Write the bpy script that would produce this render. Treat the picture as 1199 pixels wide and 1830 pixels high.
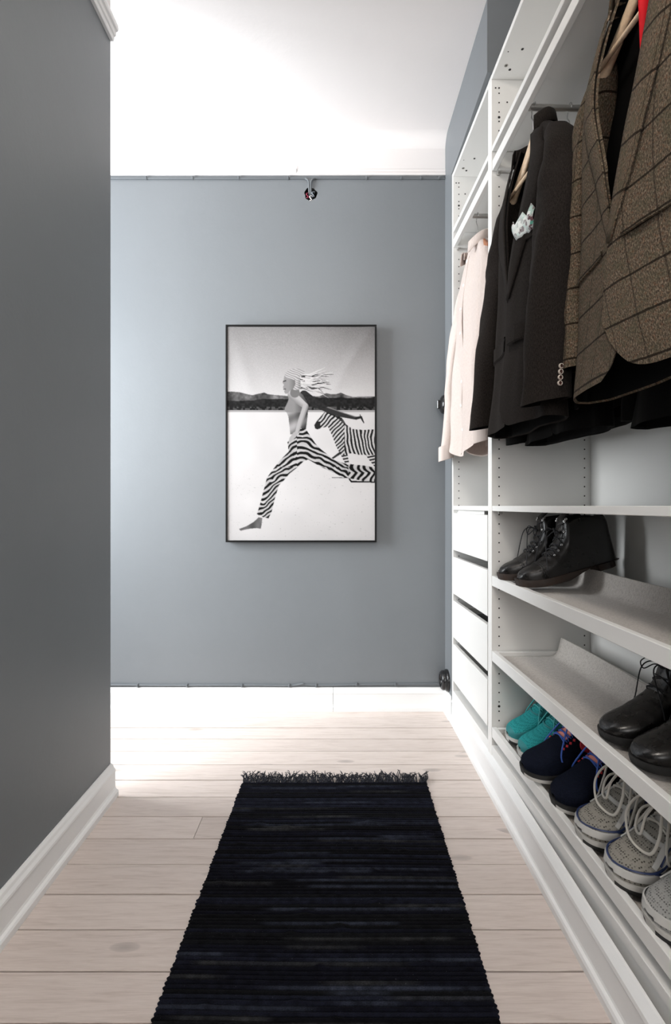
import bpy, math, random
import numpy as np
from mathutils import Vector, Matrix, noise

for o in list(bpy.data.objects):
    bpy.data.objects.remove(o, do_unlink=True)
SC = bpy.context.scene
COL = SC.collection
R = random.Random(7)
PI = math.pi

# ------------------------------------------------------------------ camera
FPX, CAMZ = 888.0, 0.96
cam_d = bpy.data.cameras.new('camera')
cam = bpy.data.objects.new('camera', cam_d)
COL.objects.link(cam)
cam.location = (0, 0, CAMZ)
cam.rotation_euler = (PI / 2, 0, 0)
cam_d.sensor_fit = 'VERTICAL'
cam_d.sensor_height = 36.0
cam_d.lens = FPX / 1830.0 * 36.0
cam_d.shift_y = -11.0 / 1830.0
cam_d.clip_start = 0.01
SC.camera = cam

# ------------------------------------------------------------------ world, lights, exposure
SC.view_settings.view_transform = 'Standard'
SC.view_settings.look = 'None'
SC.view_settings.gamma = 1.0
SC.view_settings.use_curve_mapping = False
SC.view_settings.exposure = 0.12
world = bpy.data.worlds.new('world')
SC.world = world
world.use_nodes = True
world.node_tree.nodes['Background'].inputs[0].default_value = (0.75, 0.86, 1.0, 1)
world.node_tree.nodes['Background'].inputs[1].default_value = 1.0


def area(name, loc, target, sx, sy, power, color):
    d = bpy.data.lights.new(name, 'AREA')
    d.shape = 'RECTANGLE'
    d.size, d.size_y, d.energy, d.color = sx, sy, power, color
    o = bpy.data.objects.new(name, d)
    COL.objects.link(o)
    o.location = loc
    v = Vector(target) - Vector(loc)
    o.rotation_euler = v.to_track_quat('-Z', 'Y').to_euler()
    return o


# daylight outside the window of the room on the left, and outside the window behind the camera
area('daylight_side_window', (-2.32, 1.42, 1.50), (0.0, 1.85, 1.45), 1.6, 1.5, 172, (0.95, 0.98, 1.0))
area('daylight_rear_window', (-0.05, -2.05, 1.85), (0.1, 1.5, 1.0), 1.5, 1.5, 62, (1.0, 0.955, 0.91))


# ------------------------------------------------------------------ helpers
def new_obj(name, me, parent=None):
    o = bpy.data.objects.new(name, me)
    COL.objects.link(o)
    if parent is not None:
        o.parent = parent
    return o


def tag(o, label=None, cat=None, group=None, kind=None):
    if label:
        o['label'] = label
    if cat:
        o['category'] = cat
    if group:
        o['group'] = group
    if kind:
        o['kind'] = kind
    return o


def empty(name, loc=(0, 0, 0), rot=(0, 0, 0), parent=None):
    o = bpy.data.objects.new(name, None)
    o.empty_display_size = 0.05
    COL.objects.link(o)
    o.location = loc
    o.rotation_euler = rot
    if parent is not None:
        o.parent = parent
    return o


class MB:
    """collects geometry, builds one mesh object"""

    def __init__(self):
        self.v, self.f, self.m, self.uv = [], [], [], {}

    def box(self, x0, x1, y0, y1, z0, z1, c=0.0, mi=0):
        if x0 > x1: x0, x1 = x1, x0
        if y0 > y1: y0, y1 = y1, y0
        if z0 > z1: z0, z1 = z1, z0
        b = len(self.v)
        if c <= 0:
            self.v += [(x0, y0, z0), (x1, y0, z0), (x1, y1, z0), (x0, y1, z0),
                       (x0, y0, z1), (x1, y0, z1), (x1, y1, z1), (x0, y1, z1)]
            fs = [(0, 3, 2, 1), (4, 5, 6, 7), (0, 1, 5, 4), (1, 2, 6, 5), (2, 3, 7, 6), (3, 0, 4, 7)]
        else:
            c = min(c, (x1 - x0) * .45, (y1 - y0) * .45, (z1 - z0) * .45)
            # 24 verts: each corner gets 3
            idx = {}
            for ix, X in ((0, x0), (1, x1)):
                for iy, Y in ((0, y0), (1, y1)):
                    for iz, Z in ((0, z0), (1, z1)):
                        sx = c if ix == 0 else -c
                        sy = c if iy == 0 else -c
                        sz = c if iz == 0 else -c
                        idx[ix, iy, iz, 'x'] = len(self.v) - b; self.v.append((X, Y + sy, Z + sz))
                        idx[ix, iy, iz, 'y'] = len(self.v) - b; self.v.append((X + sx, Y, Z + sz))
                        idx[ix, iy, iz, 'z'] = len(self.v) - b; self.v.append((X + sx, Y + sy, Z))
            g = lambda *k: idx[k]
            fs = [(g(0, 0, 0, 'x'), g(0, 0, 1, 'x'), g(0, 1, 1, 'x'), g(0, 1, 0, 'x')),
                  (g(1, 0, 0, 'x'), g(1, 1, 0, 'x'), g(1, 1, 1, 'x'), g(1, 0, 1, 'x')),
                  (g(0, 0, 0, 'y'), g(1, 0, 0, 'y'), g(1, 0, 1, 'y'), g(0, 0, 1, 'y')),
                  (g(0, 1, 0, 'y'), g(0, 1, 1, 'y'), g(1, 1, 1, 'y'), g(1, 1, 0, 'y')),
                  (g(0, 0, 0, 'z'), g(0, 1, 0, 'z'), g(1, 1, 0, 'z'), g(1, 0, 0, 'z')),
                  (g(0, 0, 1, 'z'), g(1, 0, 1, 'z'), g(1, 1, 1, 'z'), g(0, 1, 1, 'z'))]
            for a in (0, 1):
                for d in (0, 1):
                    fs.append((g(0, a, d, 'y'), g(0, a, d, 'z'), g(1, a, d, 'z'), g(1, a, d, 'y')))
                    fs.append((g(a, 0, d, 'x'), g(a, 0, d, 'z'), g(a, 1, d, 'z'), g(a, 1, d, 'x')))
                    fs.append((g(a, d, 0, 'x'), g(a, d, 0, 'y'), g(a, d, 1, 'y'), g(a, d, 1, 'x')))
            for ix in (0, 1):
                for iy in (0, 1):
                    for iz in (0, 1):
                        fs.append((g(ix, iy, iz, 'x'), g(ix, iy, iz, 'y'), g(ix, iy, iz, 'z')))
        for f in fs:
            self.f.append(tuple(b + i for i in f)); self.m.append(mi)
        return self

    def quad(self, a, b_, c, d, mi=0):
        b = len(self.v)
        self.v += [a, b_, c, d]
        self.f.append((b, b + 1, b + 2, b + 3)); self.m.append(mi)
        return self

    def grid(self, rows, mi=0, closed=False, mfun=None, uvs=None):
        """rows: list of lists of points (same length)"""
        b = len(self.v)
        n = len(rows[0])
        for r, row in enumerate(rows):
            for c, p in enumerate(row):
                if uvs is not None:
                    self.uv[len(self.v)] = uvs[r][c]
                self.v.append(tuple(p))
        for i in range(len(rows) - 1):
            for j in range(n if closed else n - 1):
                j2 = (j + 1) % n
                self.f.append((b + i * n + j, b + i * n + j2, b + (i + 1) * n + j2, b + (i + 1) * n + j))
                self.m.append(mfun(i, j) if mfun else mi)
        return self

    def fan(self, pts, mi=0):
        b = len(self.v)
        self.v += [tuple(p) for p in pts]
        self.f.append(tuple(range(b, b + len(pts)))); self.m.append(mi)
        return self

    def tube(self, pts, rad, n=8, mi=0, cap=True, flat=1.0):
        pts = [Vector(p) for p in pts]
        rs = rad if hasattr(rad, '__len__') else [rad] * len(pts)
        rows, up = [], None
        for i, p in enumerate(pts):
            t = (pts[min(i + 1, len(pts) - 1)] - pts[max(i - 1, 0)])
            t = t.normalized() if t.length > 1e-9 else Vector((0, 0, 1))
            if up is None:
                up = Vector((0, 0, 1)) if abs(t.z) < .9 else Vector((1, 0, 0))
            s = t.cross(up)
            if s.length < 1e-6:
                s = t.cross(Vector((0, 1, 0)))
            s.normalize()
            up = s.cross(t).normalized()
            rows.append([p + s * (rs[i] * math.cos(2 * PI * k / n)) + up * (rs[i] * flat * math.sin(2 * PI * k / n)) for k in range(n)])
        self.grid(rows, mi, closed=True)
        if cap:
            self.fan(list(reversed(rows[0])), mi)
            self.fan(rows[-1], mi)
        return self

    def lathe(self, prof, n=24, origin=(0, 0, 0), axis='z', mi=0):
        rows = []
        for r, h in prof:
            row = []
            for k in range(n):
                a = 2 * PI * k / n
                c, s = r * math.cos(a), r * math.sin(a)
                if axis == 'z':
                    p = (c, s, h)
                elif axis == 'x':
                    p = (h, c, s)
                else:
                    p = (s, h, c)
                row.append((p[0] + origin[0], p[1] + origin[1], p[2] + origin[2]))
            rows.append(row)
        return self.grid(rows, mi, closed=True)

    def build(self, name, mats, parent=None, smooth=False, autos=None):
        me = bpy.data.meshes.new(name)
        me.from_pydata([tuple(p) for p in self.v], [], self.f)
        mats = mats if isinstance(mats, (list, tuple)) else [mats]
        for m in mats:
            me.materials.append(m)
        if len(mats) > 1:
            me.polygons.foreach_set('material_index', self.m)
        if smooth:
            me.polygons.foreach_set('use_smooth', [True] * len(me.polygons))
        if self.uv:
            lay = me.uv_layers.new(name='UVMap')
            li = np.zeros(len(me.loops), dtype=np.int32)
            me.loops.foreach_get('vertex_index', li)
            arr = np.zeros((len(me.loops), 2), dtype=np.float32)
            vv = np.zeros((len(me.vertices), 2), dtype=np.float32)
            for k, q in self.uv.items():
                vv[k] = q
            arr[:] = vv[li]
            lay.data.foreach_set('uv', arr.ravel())
        me.update()
        o = new_obj(name, me, parent)
        if autos:
            me.polygons.foreach_set('use_smooth', [True] * len(me.polygons))
            try:
                me.set_sharp_from_angle(angle=autos)
            except Exception:
                pass
        return o


def interp(xs, ys, x):
    """monotone cubic-ish interpolation"""
    if x <= xs[0]: return ys[0]
    if x >= xs[-1]: return ys[-1]
    for i in range(len(xs) - 1):
        if xs[i] <= x <= xs[i + 1]:
            t = (x - xs[i]) / (xs[i + 1] - xs[i])
            def sl(k):
                if k <= 0 or k >= len(xs) - 1: return None
                a = (ys[k] - ys[k - 1]) / (xs[k] - xs[k - 1]); b = (ys[k + 1] - ys[k]) / (xs[k + 1] - xs[k])
                return 0.0 if a * b <= 0 else 2 * a * b / (a + b)
            d = (ys[i + 1] - ys[i]) / (xs[i + 1] - xs[i])
            m0, m1 = sl(i), sl(i + 1)
            m0 = d if m0 is None else m0
            m1 = d if m1 is None else m1
            h = xs[i + 1] - xs[i]
            return ((2 * t ** 3 - 3 * t ** 2 + 1) * ys[i] + (t ** 3 - 2 * t ** 2 + t) * h * m0
                    + (-2 * t ** 3 + 3 * t ** 2) * ys[i + 1] + (t ** 3 - t ** 2) * h * m1)


def bez(pts, n=12):
    """Catmull-Rom through points"""
    P = [Vector(p) for p in pts]
    out = []
    for i in range(len(P) - 1):
        p0, p1, p2, p3 = P[max(i - 1, 0)], P[i], P[i + 1], P[min(i + 2, len(P) - 1)]
        for k in range(n):
            t = k / n
            out.append(.5 * ((2 * p1) + (p2 - p0) * t + (2 * p0 - 5 * p1 + 4 * p2 - p3) * t * t + (3 * p1 - p0 - 3 * p2 + p3) * t ** 3))
    out.append(P[-1])
    return out


# ------------------------------------------------------------------ materials
def mat(name, color, rough=0.5, metal=0.0, spec=0.5, sheen=0.0):
    m = bpy.data.materials.new(name)
    m.use_nodes = True
    b = m.node_tree.nodes['Principled BSDF']
    b.inputs['Base Color'].default_value = (*color, 1)
    b.inputs['Roughness'].default_value = rough
    b.inputs['Metallic'].default_value = metal
    b.inputs['Specular IOR Level'].default_value = spec
    if sheen:
        b.inputs['Sheen Weight'].default_value = sheen
    return m


class N:
    """small node helper"""

    def __init__(self, m):
        self.t = m.node_tree
        self.b = self.t.nodes['Principled BSDF']

    def n(self, kind, **kw):
        nd = self.t.nodes.new(kind)
        for k, v in kw.items():
            if hasattr(nd, k):
                setattr(nd, k, v)
            else:
                nd.inputs[k].default_value = v
        return nd

    def l(self, a, b):
        self.t.links.new(a, b)

    def coord(self, which='Object', scale=(1, 1, 1), rot=(0, 0, 0), loc=(0, 0, 0)):
        c = self.n('ShaderNodeTexCoord')
        mp = self.n('ShaderNodeMapping')
        mp.inputs['Scale'].default_value = scale
        mp.inputs['Rotation'].default_value = rot
        mp.inputs['Location'].default_value = loc
        self.l(c.outputs[which], mp.inputs[0])
        return mp.outputs[0]

    def noise(self, vec, scale, detail=3, rough=.55, dist=0.0):
        nd = self.n('ShaderNodeTexNoise')
        nd.inputs['Scale'].default_value = scale
        nd.inputs['Detail'].default_value = detail
        nd.inputs['Roughness'].default_value = rough
        nd.inputs['Distortion'].default_value = dist
        self.l(vec, nd.inputs['Vector'])
        return nd.outputs[0]

    def ramp(self, fac, stops):
        nd = self.n('ShaderNodeValToRGB')
        el = nd.color_ramp.elements
        while len(el) < len(stops):
            el.new(0.5)
        for e, (p, c) in zip(el, stops):
            e.position = p
            e.color = (*c, 1) if len(c) == 3 else c
        self.l(fac, nd.inputs[0])
        return nd.outputs[0]

    def mix(self, fac, a, b, mode='MIX'):
        nd = self.n('ShaderNodeMix', data_type='RGBA', blend_type=mode)
        for sock, val in ((nd.inputs[0], fac), (nd.inputs[6], a), (nd.inputs[7], b)):
            if hasattr(val, 'links'):
                self.l(val, sock)
            elif isinstance(val, (int, float)):
                sock.default_value = val
            else:
                sock.default_value = (*val, 1)
        return nd.outputs[2]

    def math(self, op, a, b=0.0, c=None):
        nd = self.n('ShaderNodeMath', operation=op)
        for s, v in zip(nd.inputs, (a, b, c)):
            if v is None: continue
            if hasattr(v, 'links'):
                self.l(v, s)
            else:
                s.default_value = v
        return nd.outputs[0]

    def bump(self, h, strength=.2, dist=.002, normal=None):
        nd = self.n('ShaderNodeBump')
        nd.inputs['Strength'].default_value = strength
        nd.inputs['Distance'].default_value = dist
        self.l(h, nd.inputs['Height'])
        if normal is not None:
            self.l(normal, nd.inputs['Normal'])
        self.l(nd.outputs[0], self.b.inputs['Normal'])
        return nd.outputs[0]

    def color(self, c):
        self.l(c, self.b.inputs['Base Color'])


def paint(name, col, var=.06, rough=.5, bump=.15, scale=2.5, texture=220, spec=.4):
    m = mat(name, col, rough, spec=spec)
    k = N(m)
    v = k.coord('Object')
    n1 = k.noise(v, scale, 4, .6)
    lo = tuple(c * (1 - var) for c in col)
    hi = tuple(min(1, c * (1 + var)) for c in col)
    k.color(k.ramp(n1, [(.3, lo), (.7, hi)]))
    n2 = k.noise(v, texture, 2, .5)
    n3 = k.noise(v, 14, 3, .5)
    h = k.math('ADD', k.math('MULTIPLY', n2, .35), n3)
    k.bump(h, bump, .004)
    return m


M = {}
M['wall'] = paint('blue_grey_wall_paint', (.168, .182, .194), .035, .48, .16, 1.4, 90)
M['stub'] = paint('light_grey_wall_paint', (.42, .44, .455), .03, .5, .08, 1.4, 160)
M['ceil'] = paint('white_ceiling_plaster', (.79, .757, .748), .015, .7, .22, 1.2, 60)
M['trim'] = paint('white_gloss_trim', (.83, .83, .825), .012, .33, .06, 3, 40)
M['lam'] = paint('white_laminate', (.80, .795, .775), .008, .42, .02, 3, 300)
M['lamback'] = paint('white_back_board', (.74, .735, .715), .01, .38, .02, 3, 300)
M['hole'] = mat('dark_hole', (.012, .012, .012), .8)
M['screw'] = mat('screw_steel', (.35, .34, .32), .4, .9)
M['alu'] = mat('brushed_aluminium', (.55, .54, .52), .35, .85)
M['steel'] = mat('polished_steel', (.62, .62, .62), .2, 1.0)
M['cable'] = mat('painted_cable', (.13, .142, .152), .6, spec=.2)
M['black'] = mat('black_bakelite', (.012, .012, .013), .22)
M['frame'] = mat('black_frame', (.006, .006, .006), .6, spec=.15)
M['woodlight'] = mat('pale_beech', (.76, .57, .39), .42)
M['woodred'] = mat('reddish_wood', (.36, .13, .05), .4)
M['gapdirt'] = mat('dark_gap_dirt', (.010, .008, .007), .95, spec=.05)
M['dark'] = mat('dark_fill', (.02, .02, .022), .9)
for key in ('woodlight', 'woodred'):
    k = N(M[key]); c = k.b.inputs['Base Color'].default_value[:3]
    v = k.coord('Object', (40, 4, 40))
    k.color(k.ramp(k.noise(v, 3, 4, .6), [(.3, tuple(x * .8 for x in c)), (.7, tuple(min(1, x * 1.1) for x in c))]))


def make_floor_mat():
    m = mat('whitewashed_pine', (.7, .64, .6), .42, spec=.4)
    k = N(m)
    tc = k.n('ShaderNodeTexCoord')
    oi = k.n('ShaderNodeObjectInfo')
    comb = k.n('ShaderNodeCombineXYZ')
    k.l(k.math('MULTIPLY', oi.outputs['Random'], 37.0), comb.inputs[0])
    k.l(k.math('MULTIPLY', oi.outputs['Random'], 91.0), comb.inputs[1])
    add = k.n('ShaderNodeVectorMath', operation='ADD')
    k.l(tc.outputs['Object'], add.inputs[0]); k.l(comb.outputs[0], add.inputs[1])
    def mp(scale):
        q = k.n('ShaderNodeMapping'); q.inputs['Scale'].default_value = scale
        k.l(add.outputs[0], q.inputs[0]); return q.outputs[0]
    g = k.noise(mp((2.2, 34, 34)), 3.0, 5, .62, .6)
    col = k.ramp(g, [(.26, (.45, .375, .335)), (.48, (.60, .525, .485)), (.75, (.67, .60, .56))])
    fine = k.noise(mp((6, 160, 160)), 4.0, 3, .6)
    col = k.mix(.30, col, k.ramp(fine, [(.3, (.46, .40, .37)), (.7, (.70, .635, .60))]))
    # knots
    vo = k.n('ShaderNodeTexVoronoi'); vo.inputs['Scale'].default_value = 1.0
    vo.inputs['Randomness'].default_value = 1.0
    k.l(mp((3.4, 9.0, 1)), vo.inputs['Vector'])
    kn = k.ramp(vo.outputs['Distance'], [(.03, (1, 1, 1)), (.10, (.55, .55, .55)), (.125, (0, 0, 0))])
    gate = k.math('GREATER_THAN', k.noise(mp((1.2, 2.2, 1)), 1.7, 1), .44)
    fac = k.math('MULTIPLY', k.math('MULTIPLY', kn, gate), .62)
    col = k.mix(fac, col, (.30, .265, .25))
    tint = k.ramp(oi.outputs['Random'], [(0, (1.0, .985, .975)), (1, (1.12, 1.11, 1.10))])
    col = k.mix(1.0, col, tint, 'MULTIPLY')
    k.color(col)
    k.bump(k.math('ADD', g, k.math('MULTIPLY', fine, .5)), .10, .002)
    k.l(k.ramp(g, [(.3, (.5, .5, .5)), (.7, (.36, .36, .36))]), k.b.inputs['Roughness'])
    return m


M['floor'] = make_floor_mat()


def make_felt():
    m = mat('grey_wool_felt', (.45, .42, .39), .95, spec=.1, sheen=.2)
    k = N(m)
    v = k.coord('Object')
    n1 = k.noise(v, 260, 3, .7)
    v2 = k.coord('Object', (1, 3.4, 1), (0, 0, .6))
    n2 = k.noise(v2, 120, 4, .7, .5)
    c = k.ramp(n2, [(.30, (.22, .195, .175)), (.46, (.47, .435, .40)), (.7, (.60, .565, .53))])
    c = k.mix(.35, c, k.ramp(n1, [(.3, (.28, .255, .235)), (.6, (.60, .57, .54))]))
    k.color(c)
    k.bump(n1, .35, .002)
    return m


M['felt'] = make_felt()


def fabric(name, c0, c1, scale=500, rough=.9, bump=.25, sheen=.03):
    m = mat(name, c0, rough, spec=.05, sheen=sheen)
    k = N(m)
    v = k.coord('UV', (1, 1, 1))
    n1 = k.noise(v, scale, 2, .7)
    v2 = k.coord('UV', (1, .35, 1), (0, 0, .7))
    n2 = k.noise(v2, scale * .8, 2, .6)
    f = k.math('ADD', k.math('MULTIPLY', n1, .5), k.math('MULTIPLY', n2, .5))
    k.color(k.ramp(f, [(.36, c0), (.64, c1)]))
    k.bump(f, bump, .0015)
    return m


def make_tweed():
    m = mat('brown_check_tweed', (.12, .1, .08), .95, spec=.04, sheen=.03)
    k = N(m)
    v = k.coord('UV')
    sep = k.n('ShaderNodeSeparateXYZ'); k.l(v, sep.inputs[0])
    n1 = k.noise(k.coord('UV', (1, .45, 1), (0, 0, .8)), 420, 3, .75)
    n2 = k.noise(v, 160, 3, .7)
    n3 = k.noise(v, 34, 2, .6)
    c = k.ramp(n1, [(.32, (.020, .014, .010)), (.5, (.085, .066, .047)), (.68, (.26, .21, .155))])
    c = k.mix(k.ramp(n2, [(.52, (0, 0, 0)), (.66, (.5, .5, .5))]), c, (.16, .07, .035))
    c = k.mix(k.ramp(n3, [(.45, (0, 0, 0)), (.65, (.35, .35, .35))]), c, (.05, .055, .032))
    # windowpane: horizontal (strong) and vertical (faint) dark lines
    def line(sock, period, width, off=0.0):
        a = k.math('ADD', sock, off)
        fr = k.math('FRACT', k.math('DIVIDE', a, period))
        d = k.math('ABSOLUTE', k.math('SUBTRACT', fr, .5))
        return k.math('LESS_THAN', d, width / period / 2)
    wob = k.math('MULTIPLY', k.math('SUBTRACT', k.noise(v, 60, 2), .5), .003)
    h = line(k.math('ADD', sep.outputs[1], wob), .083, .0046, .02)
    w = line(k.math('ADD', sep.outputs[0], wob), .072, .0032, .01)
    c = k.mix(k.math('MULTIPLY', h, .88), c, (.010, .007, .005))
    c = k.mix(k.math('MULTIPLY', w, .55), c, (.012, .009, .007))
    k.color(c)
    k.bump(n1, .5, .002)
    return m


M['tweed'] = make_tweed()
M['charcoal'] = fabric('charcoal_brown_wool', (.005, .004, .0036), (.025, .0205, .018))
M['blackwool'] = fabric('black_wool', (.002, .002, .002), (.008, .0075, .007))
M['lining'] = mat('black_satin_lining', (.004, .004, .004), .6, spec=.1)
M['shirt'] = fabric('pale_blush_cotton', (.54, .46, .425), (.63, .555, .515), 300, .85, .12, .1)
M['shirtin'] = fabric('shaded_shirt_inside', (.46, .37, .33), (.55, .46, .41), 300, .9, .1, .05)  # interior shade put into the colour: a browner copy of the shirt cotton
M['button'] = mat('horn_button', (.05, .02, .015), .25)
M['buttonrim'] = mat('pale_button_rim', (.55, .48, .42), .3)
M['pearl'] = mat('pearl_button', (.85, .82, .8), .25)
M['red'] = fabric('red_silk', (.50, .008, .014), (.68, .015, .025), 200, .5)


def make_square():
    m = mat('printed_pocket_square', (.6, .7, .68), .6)
    k = N(m)
    v = k.coord('Object')
    vo = k.n('ShaderNodeTexVoronoi'); vo.inputs['Scale'].default_value = 85
    k.l(v, vo.inputs['Vector'])
    n = k.noise(v, 70, 2)
    c = k.ramp(vo.outputs['Color'], [(.25, (.75, .78, .76)), (.42, (.75, .78, .76)), (.5, (.03, .28, .20)), (.62, (.62, .72, .70)), (.8, (.10, .03, .04))])
    k.color(k.mix(k.ramp(n, [(.5, (0, 0, 0)), (.55, (.6, .6, .6))]), c, (.70, .76, .74)))
    return m


M['psquare'] = make_square()


def leather(name, c, rough=.3, bump=.15):
    m = mat(name, c, rough, spec=.5)
    k = N(m)
    v = k.coord('Object')
    n1 = k.noise(v, 30, 3, .6)
    n2 = k.noise(v, 300, 2, .6)
    k.color(k.ramp(n1, [(.3, tuple(x * .6 for x in c)), (.7, tuple(x * 1.5 for x in c))]))
    k.l(k.ramp(n1, [(.35, (rough * .7,) * 3), (.7, (rough * 1.5,) * 3)]), k.b.inputs['Roughness'])
    k.bump(k.math('ADD', n1, k.math('MULTIPLY', n2, .3)), bump, .004)
    return m


M['bootleather'] = leather('black_worn_leather', (.006, .005, .0045), .34, .25)
M['shoeleather'] = leather('black_smooth_leather', (.0045, .004, .0038), .27, .05)
M['solebrown'] = leather('brown_leather_sole', (.020, .011, .007), .6)
M['soleblack'] = mat('black_rubber', (.012, .012, .012), .7)


def knit(name, c0, c1, scale=260, aniso=(1, 1, 1)):
    m = mat(name, c1, .85, spec=.08)
    k = N(m)
    v = k.coord('Object', aniso)
    vo = k.n('ShaderNodeTexVoronoi'); vo.inputs['Scale'].default_value = scale
    vo.inputs['Randomness'].default_value = .35
    k.l(v, vo.inputs['Vector'])
    k.color(k.ramp(vo.outputs['Distance'], [(.12, c0), (.42, c1)]))
    k.bump(vo.outputs['Distance'], .6, .002)
    return m


M['teal'] = knit('teal_knit_mesh', (.004, .060, .068), (.024, .25, .255), 230)
M['tealplain'] = mat('teal_fabric', (.015, .17, .18), .7)
M['teallace'] = mat('teal_lace', (.030, .27, .27), .75)
M['navy'] = knit('navy_knit_mesh', (.0012, .0015, .0035), (.0055, .0075, .016), 330)
M['bluelace'] = mat('blue_lace', (.035, .10, .42), .7)
M['coral'] = mat('coral_lining', (.72, .045, .06), .7)
M['corallight'] = mat('coral_tongue', (.85, .30, .24), .7)
M['greymesh'] = knit('grey_mesh', (.018, .016, .013), (.27, .255, .225), 185, (1, 1.0, 1))
M['greymesh2'] = knit('silver_mesh', (.06, .06, .06), (.33, .33, .32), 220)
M['whiteov'] = mat('off_white_overlay', (.50, .495, .475), .5)
M['navyov'] = mat('navy_overlay', (.015, .03, .10), .5)
M['whitelace'] = mat('cream_lace', (.62, .59, .53), .8)
M['foam'] = mat('white_foam_sole', (.50, .49, .465), .6)
M['silver'] = mat('silver_plastic', (.5, .5, .5), .3, .6)
M['shoein'] = mat('dark_shoe_lining', (.02, .02, .022), .95)

# ------------------------------------------------------------------ structure
YB = 2.343          # back wall
XL = -0.746         # left wall face
YL = 1.648          # end of the left wall
XS = 0.517          # face of the wall stub at the right end of the back wall
ZC = 2.69           # ceiling
XFAR, YREAR = -2.10, -1.75


def struct(o, label, cat):
    return tag(o, label, cat, kind='structure')


# floor: dark subfloor with real boards on it
fl = MB().box(XFAR - .1, 1.05, YREAR - .1, YB + .1, -.12, -.022).build('floor', M['gapdirt'])
struct(fl, 'whitewashed pine floor of wide boards laid across the passage', 'floor')
PITCH, Y0S = 0.1023, 1.637
board_cache = {}
row_i = 0
for kx in range(-33, 8):
    ya, yb = Y0S + kx * PITCH, Y0S + (kx + 1) * PITCH
    if ya > YB: break
    yb = min(yb, YB + .02)
    rr = random.Random(1000 + kx)
    if kx == -2:
        cuts = [XFAR, -1.5, -0.41, 1.0]
    else:
        cuts = [XFAR, -1.10 - rr.random() * .7, 1.0] if rr.random() < .6 else [XFAR, 1.0]
    for a, b in zip(cuts[:-1], cuts[1:]):
        g = .0016 + rr.random() * .0016
        mb = MB()
        dz = (rr.random() - .5) * .0012
        # board with slightly ragged long edges
        n = max(4, int((b - a) / .03))
        c = .0005
        rows = []
        for i in range(n + 1):
            x = a + .0006 + (b - a - .0012) * i / n
            ja = g + abs(noise.noise(Vector((x * 22, kx * 7.1, 0)))) * .0018 * (1 if (kx % 3) else 1.8)
            jb = g * .45
            rows.append([(x, ya + ja, -.022), (x, ya + ja, dz - c), (x, ya + ja + c, dz), (x, yb - jb - c, dz), (x, yb - jb, dz - c), (x, yb - jb, -.022)])
        mb.grid(rows)
        mb.fan(list(reversed(rows[0]))); mb.fan(rows[-1])
        o = mb.build('floor_board', M['floor'], fl)

# ceiling with a small cove on the back wall
cl = MB().box(XFAR - .1, 1.05, YREAR - .1, YB + .1, ZC, ZC + .1).build('ceiling', M['ceil'])
struct(cl, 'white plastered ceiling with a soft cove above the grey walls', 'ceiling')
mb = MB()
cov = [(.06 * (1 - math.sin(a * PI / 16)), .06 * (1 - math.cos(a * PI / 16))) for a in range(9)]
rows = [[(XFAR, YB - d, ZC - h), (XS, YB - d, ZC - h)] for d, h in cov]
mb.grid(rows).build('cove', M['ceil'], cl, smooth=True)

# back wall with a round hole for the junction of the old cables
HX, HZ, HR = -0.117, 2.430, .030
ZF = 2.517
mb = MB()
nseg = 40
circ, sq = [], []
for i in range(nseg):
    a = 2 * PI * i / nseg
    wob = 1 + .06 * math.sin(3 * a + 1) + .05 * math.sin(7 * a)
    circ.append((HX + HR * wob * math.cos(a), HZ + HR * wob * math.sin(a)))
    s = .07 / max(abs(math.cos(a)), abs(math.sin(a)))
    sq.append((HX + s * math.cos(a), HZ + s * math.sin(a)))
for i in range(nseg):
    j = (i + 1) % nseg
    mb.quad((sq[i][0], YB, sq[i][1]), (sq[j][0], YB, sq[j][1]), (circ[j][0], YB, circ[j][1]), (circ[i][0], YB, circ[i][1]))
    mb.quad((circ[i][0], YB, circ[i][1]), (circ[j][0], YB, circ[j][1]), (circ[j][0], YB + .05, circ[j][1]), (circ[i][0], YB + .05, circ[i][1]), 1)
mb.fan([(x, YB + .05, z) for x, z in circ], 1)
x0, x1, z0, z1 = HX - .07, HX + .07, HZ - .07, HZ + .07
for (a, b, c, d) in ((XFAR, x0, 0, ZF), (x1, XS + .05, 0, ZF), (x0, x1, 0, z0), (x0, x1, z1, ZF)):
    mb.quad((a, YB, c), (b, YB, c), (b, YB, d), (a, YB, d))
mb.box(XFAR - .1, 1.05, YB + .055, YB + .15, 0, ZC)
wb = mb.build('wall_back', [M['wall'], M['hole']])
struct(wb, 'blue-grey painted back wall with the framed photograph and surface cables', 'wall')
mb = MB()
prof = [(0.000, ZF), (.006, ZF), (.007, ZF + .006), (.006, ZF + .012), (.003, ZF + .018), (.0045, ZF + .026), (.002, ZF + .032), (.0015, ZC)]
mb.grid([[(XFAR, YB - d, z), (XS, YB - d, z)] for d, z in prof])
mb.build('frieze', M['ceil'], wb)
mb = MB(); mb.box(-.186, -.1845, YB - .008, YB - .004, ZF + .006, ZF + .042)
mb.build('plaster_crack', M['stub'], wb)

# left partition wall, grey below, white frieze above the picture rail
mb = MB().box(XL - .12, XL, YREAR, YL, 0, 2.505)
wl = mb.build('wall_left', M['wall'])
struct(wl, 'blue-grey painted partition wall on the left, ending in a sharp corner', 'wall')
MB().box(XL - .12, XL, YREAR, YL, 2.505, ZC).build('frieze', M['ceil'], wl)


def extrude(prof, p0, p1, nrm, name, m, parent=None, extra=None):
    """profile (depth, z) swept from p0 to p1, depth along nrm"""
    mb = MB()
    pts = [p0] + (extra or []) + [p1]
    rows = [[(p[0] + nrm[0] * d, p[1] + nrm[1] * d, z) for d, z in prof] for p in pts]
    mb.grid(rows)
    mb.fan(list(reversed(rows[0]))); mb.fan(rows[-1])
    return mb.build(name, m, parent)


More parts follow.
